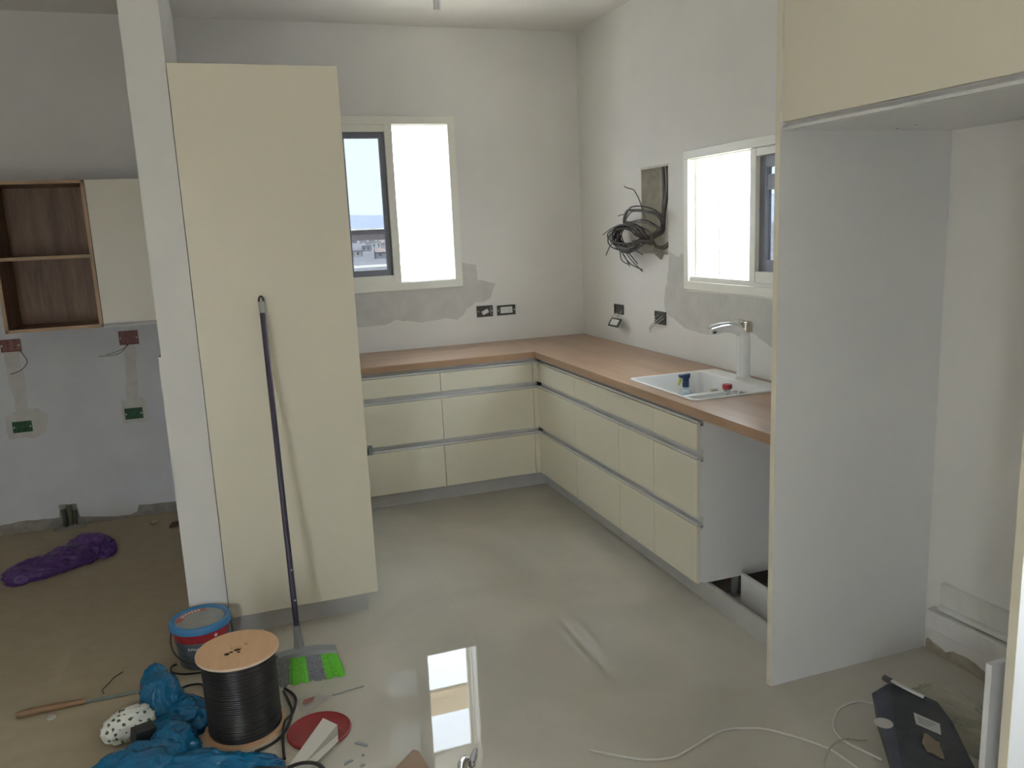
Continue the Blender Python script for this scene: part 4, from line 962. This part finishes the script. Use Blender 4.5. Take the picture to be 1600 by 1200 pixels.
build('case', MB().prism([(-2.60, -3.06), (-2.585, -2.935), (-2.50, -2.925), (-2.40, -2.965), (-2.41, -3.10)], 'z', 0, 0.030), M_DARK, t, bevel=0.006)
build('strap', MB().tube([(-2.41, -2.965, 0.02), (-2.36, -2.972, 0.031), (-2.315, -2.99, 0.029), (-2.295, -3.02, 0.018), (-2.30, -3.08, 0.007)], [0.004] * 5, 8, 5, rb=[0.009] * 5), M_BLACK, t, smooth=True)

# right-hand corner: dark box, cables, film, board
WC = mat('white_cable_sheath', (0.60, 0.585, 0.53), 0.45)
floor_cable('white_cable', 'long wavy white cable on the tiles leading to the dark box', [(-1.474, -3.234), (-1.412, -3.289), (-1.329, -3.348), (-1.25, -3.371), (-1.184, -3.357), (-1.14, -3.344), (-1.064, -3.32), (-1.0, -3.317), (-0.939, -3.336), (-0.885, -3.367), (-0.826, -3.437), (-0.777, -3.516), (-0.763, -3.571), (-0.755, -3.68)], 0.0042, 0.0036, WC)
floor_cable('white_cable', 'looped white cable rising beside the left face of the dark box', [(-0.668, -3.640, 0.011), (-0.678, -3.610, 0.011), (-0.695, -3.565, 0.011), (-0.702, -3.501), (-0.679, -3.436), (-0.61, -3.374), (-0.545, -3.353), (-0.489, -3.360), (-0.46, -3.40)], 0.0042, 0.0034, WC)
floor_cable('white_cable', 'thin grey-white cable loop at the bottom edge beside the dark box', [(-0.875, -3.66), (-0.849, -3.595), (-0.814, -3.56, 0.0105), (-0.759, -3.524, 0.011), (-0.699, -3.513, 0.0125), (-0.655, -3.522, 0.0045), (-0.630, -3.535, 0.0045)], 0.0042, 0.003, mat('grey_cable_sheath', (0.40, 0.39, 0.35), 0.5))
db = thing('dark_carton', 'dark blue-grey carton with white label and round sticker on the floor of the fridge recess', 'box', (-0.55, -3.62, 0))
HB = 0.10
top = [(-0.544, -3.458), (-0.424, -3.425), (-0.385, -3.575), (-0.43, -3.674), (-0.575, -3.90), (-0.80, -3.84)]
ctr = Vector((-0.54, -3.64))
foot = [tuple(Vector(p).lerp(ctr, 0.16)) for p in top]
M_CART = mat('charcoal_carton', (0.038, 0.045, 0.05), 0.5, var=0.35, vscale=18); M_CARTLIT = mat('carton_lit_side', (0.050, 0.058, 0.085), 0.45, var=0.2, vscale=18)  # second tone carries the bluish light on the carton's left side
m = MB(); m.loft([[(x, y, 0) for x, y in foot], [(x, y, HB) for x, y in top]]); build('body', m, M_CART, db)
build('lit_side_strip', MB().prism([(-0.544, -3.458), (-0.445, -3.431), (-0.755, -3.80), (-0.80, -3.838)], 'z', HB + 0.0002, HB + 0.004), M_CARTLIT, db)
build('round_sticker', MB().lathe([(0.028, 0), (0.028, 0.0008)], (-0.632, -3.602, HB + 0.0042), 28), mat('sticker_grey', (0.50, 0.49, 0.46), 0.5), db)
lb_ = build('white_label', MB().prism([(-0.500, -3.590), (-0.474, -3.668), (-0.515, -3.712), (-0.540, -3.640)], 'z', HB + 0.0002, HB + 0.001), mat('label_paper', (0.50, 0.50, 0.48), 0.6), db)
for k in range(3):
    f = 0.25 + 0.22 * k
    a_ = Vector((-0.500, -3.590)).lerp(Vector((-0.540, -3.640)), f); b_ = Vector((-0.474, -3.668)).lerp(Vector((-0.515, -3.712)), f)
    a_, b_ = a_.lerp(b_, 0.12), a_.lerp(b_, 0.85 - 0.15 * k); d_ = Vector((-0.003, -0.0035))
    build('label_line', MB().prism([tuple(a_), tuple(b_), tuple(b_ + d_), tuple(a_ + d_)], 'z', HB + 0.001, HB + 0.0014), mat('label_ink', (0.22, 0.22, 0.22), 0.6), lb_)
t = thing('metal_tube', 'thin shiny metal tube with dark end lying on the dark carton', 'tube', (-0.44, -3.48, 0.1))
build('tube', MB().tube([(-0.448, -3.445, 0.116), (-0.44, -3.49, 0.115), (-0.425, -3.56, 0.114)], 0.0085, 12, 3), M_CHROME, t, smooth=True)
build('dark_end', MB().tube([(-0.453, -3.415, 0.1165), (-0.449, -3.444, 0.116)], 0.0105, 12, 3), M_DARK, t, smooth=True)
t = thing('broken_bits', 'torn brown paper scrap lying on the dark carton', 'scrap', (-0.60, -3.74, 0.1))
build('scrap', sheet(rough_poly([(-0.56, -3.69), (-0.55, -3.74), (-0.60, -3.80), (-0.625, -3.77), (-0.61, -3.735)], 0.012, 31, 4), [0.1045 + 0.004 * math.sin(k * 1.3) for k in range(20)], 0.0008), mat('tan_scrap', (0.22, 0.18, 0.13), 0.8), t)
fb = MB()
blob(fb, (-0.27, -3.52, 0.02), (0.05, 0.10, 0.05), 0.35, 15.0, 0.4, 1.8, 5)
blob(fb, (-0.34, -3.70, 0.02), (0.05, 0.09, 0.045), 0.2, 16.0, 0.4, 1.8, 5)
tag(build('clear_film_bag', fb, film('clear_film', (0.62, 0.62, 0.58), 0.22, 0.15), smooth='all', recalc=False), 'crumpled clear plastic film on the floor behind the dark carton', 'bag')
o = build('upright_board', MB().box(-0.643, -0.045, -3.968, -3.950, 0, 0.495), M_WHITE, bevel=0.001)
tag(o, 'white board offcut standing upright at the right end of the fridge recess', 'board')
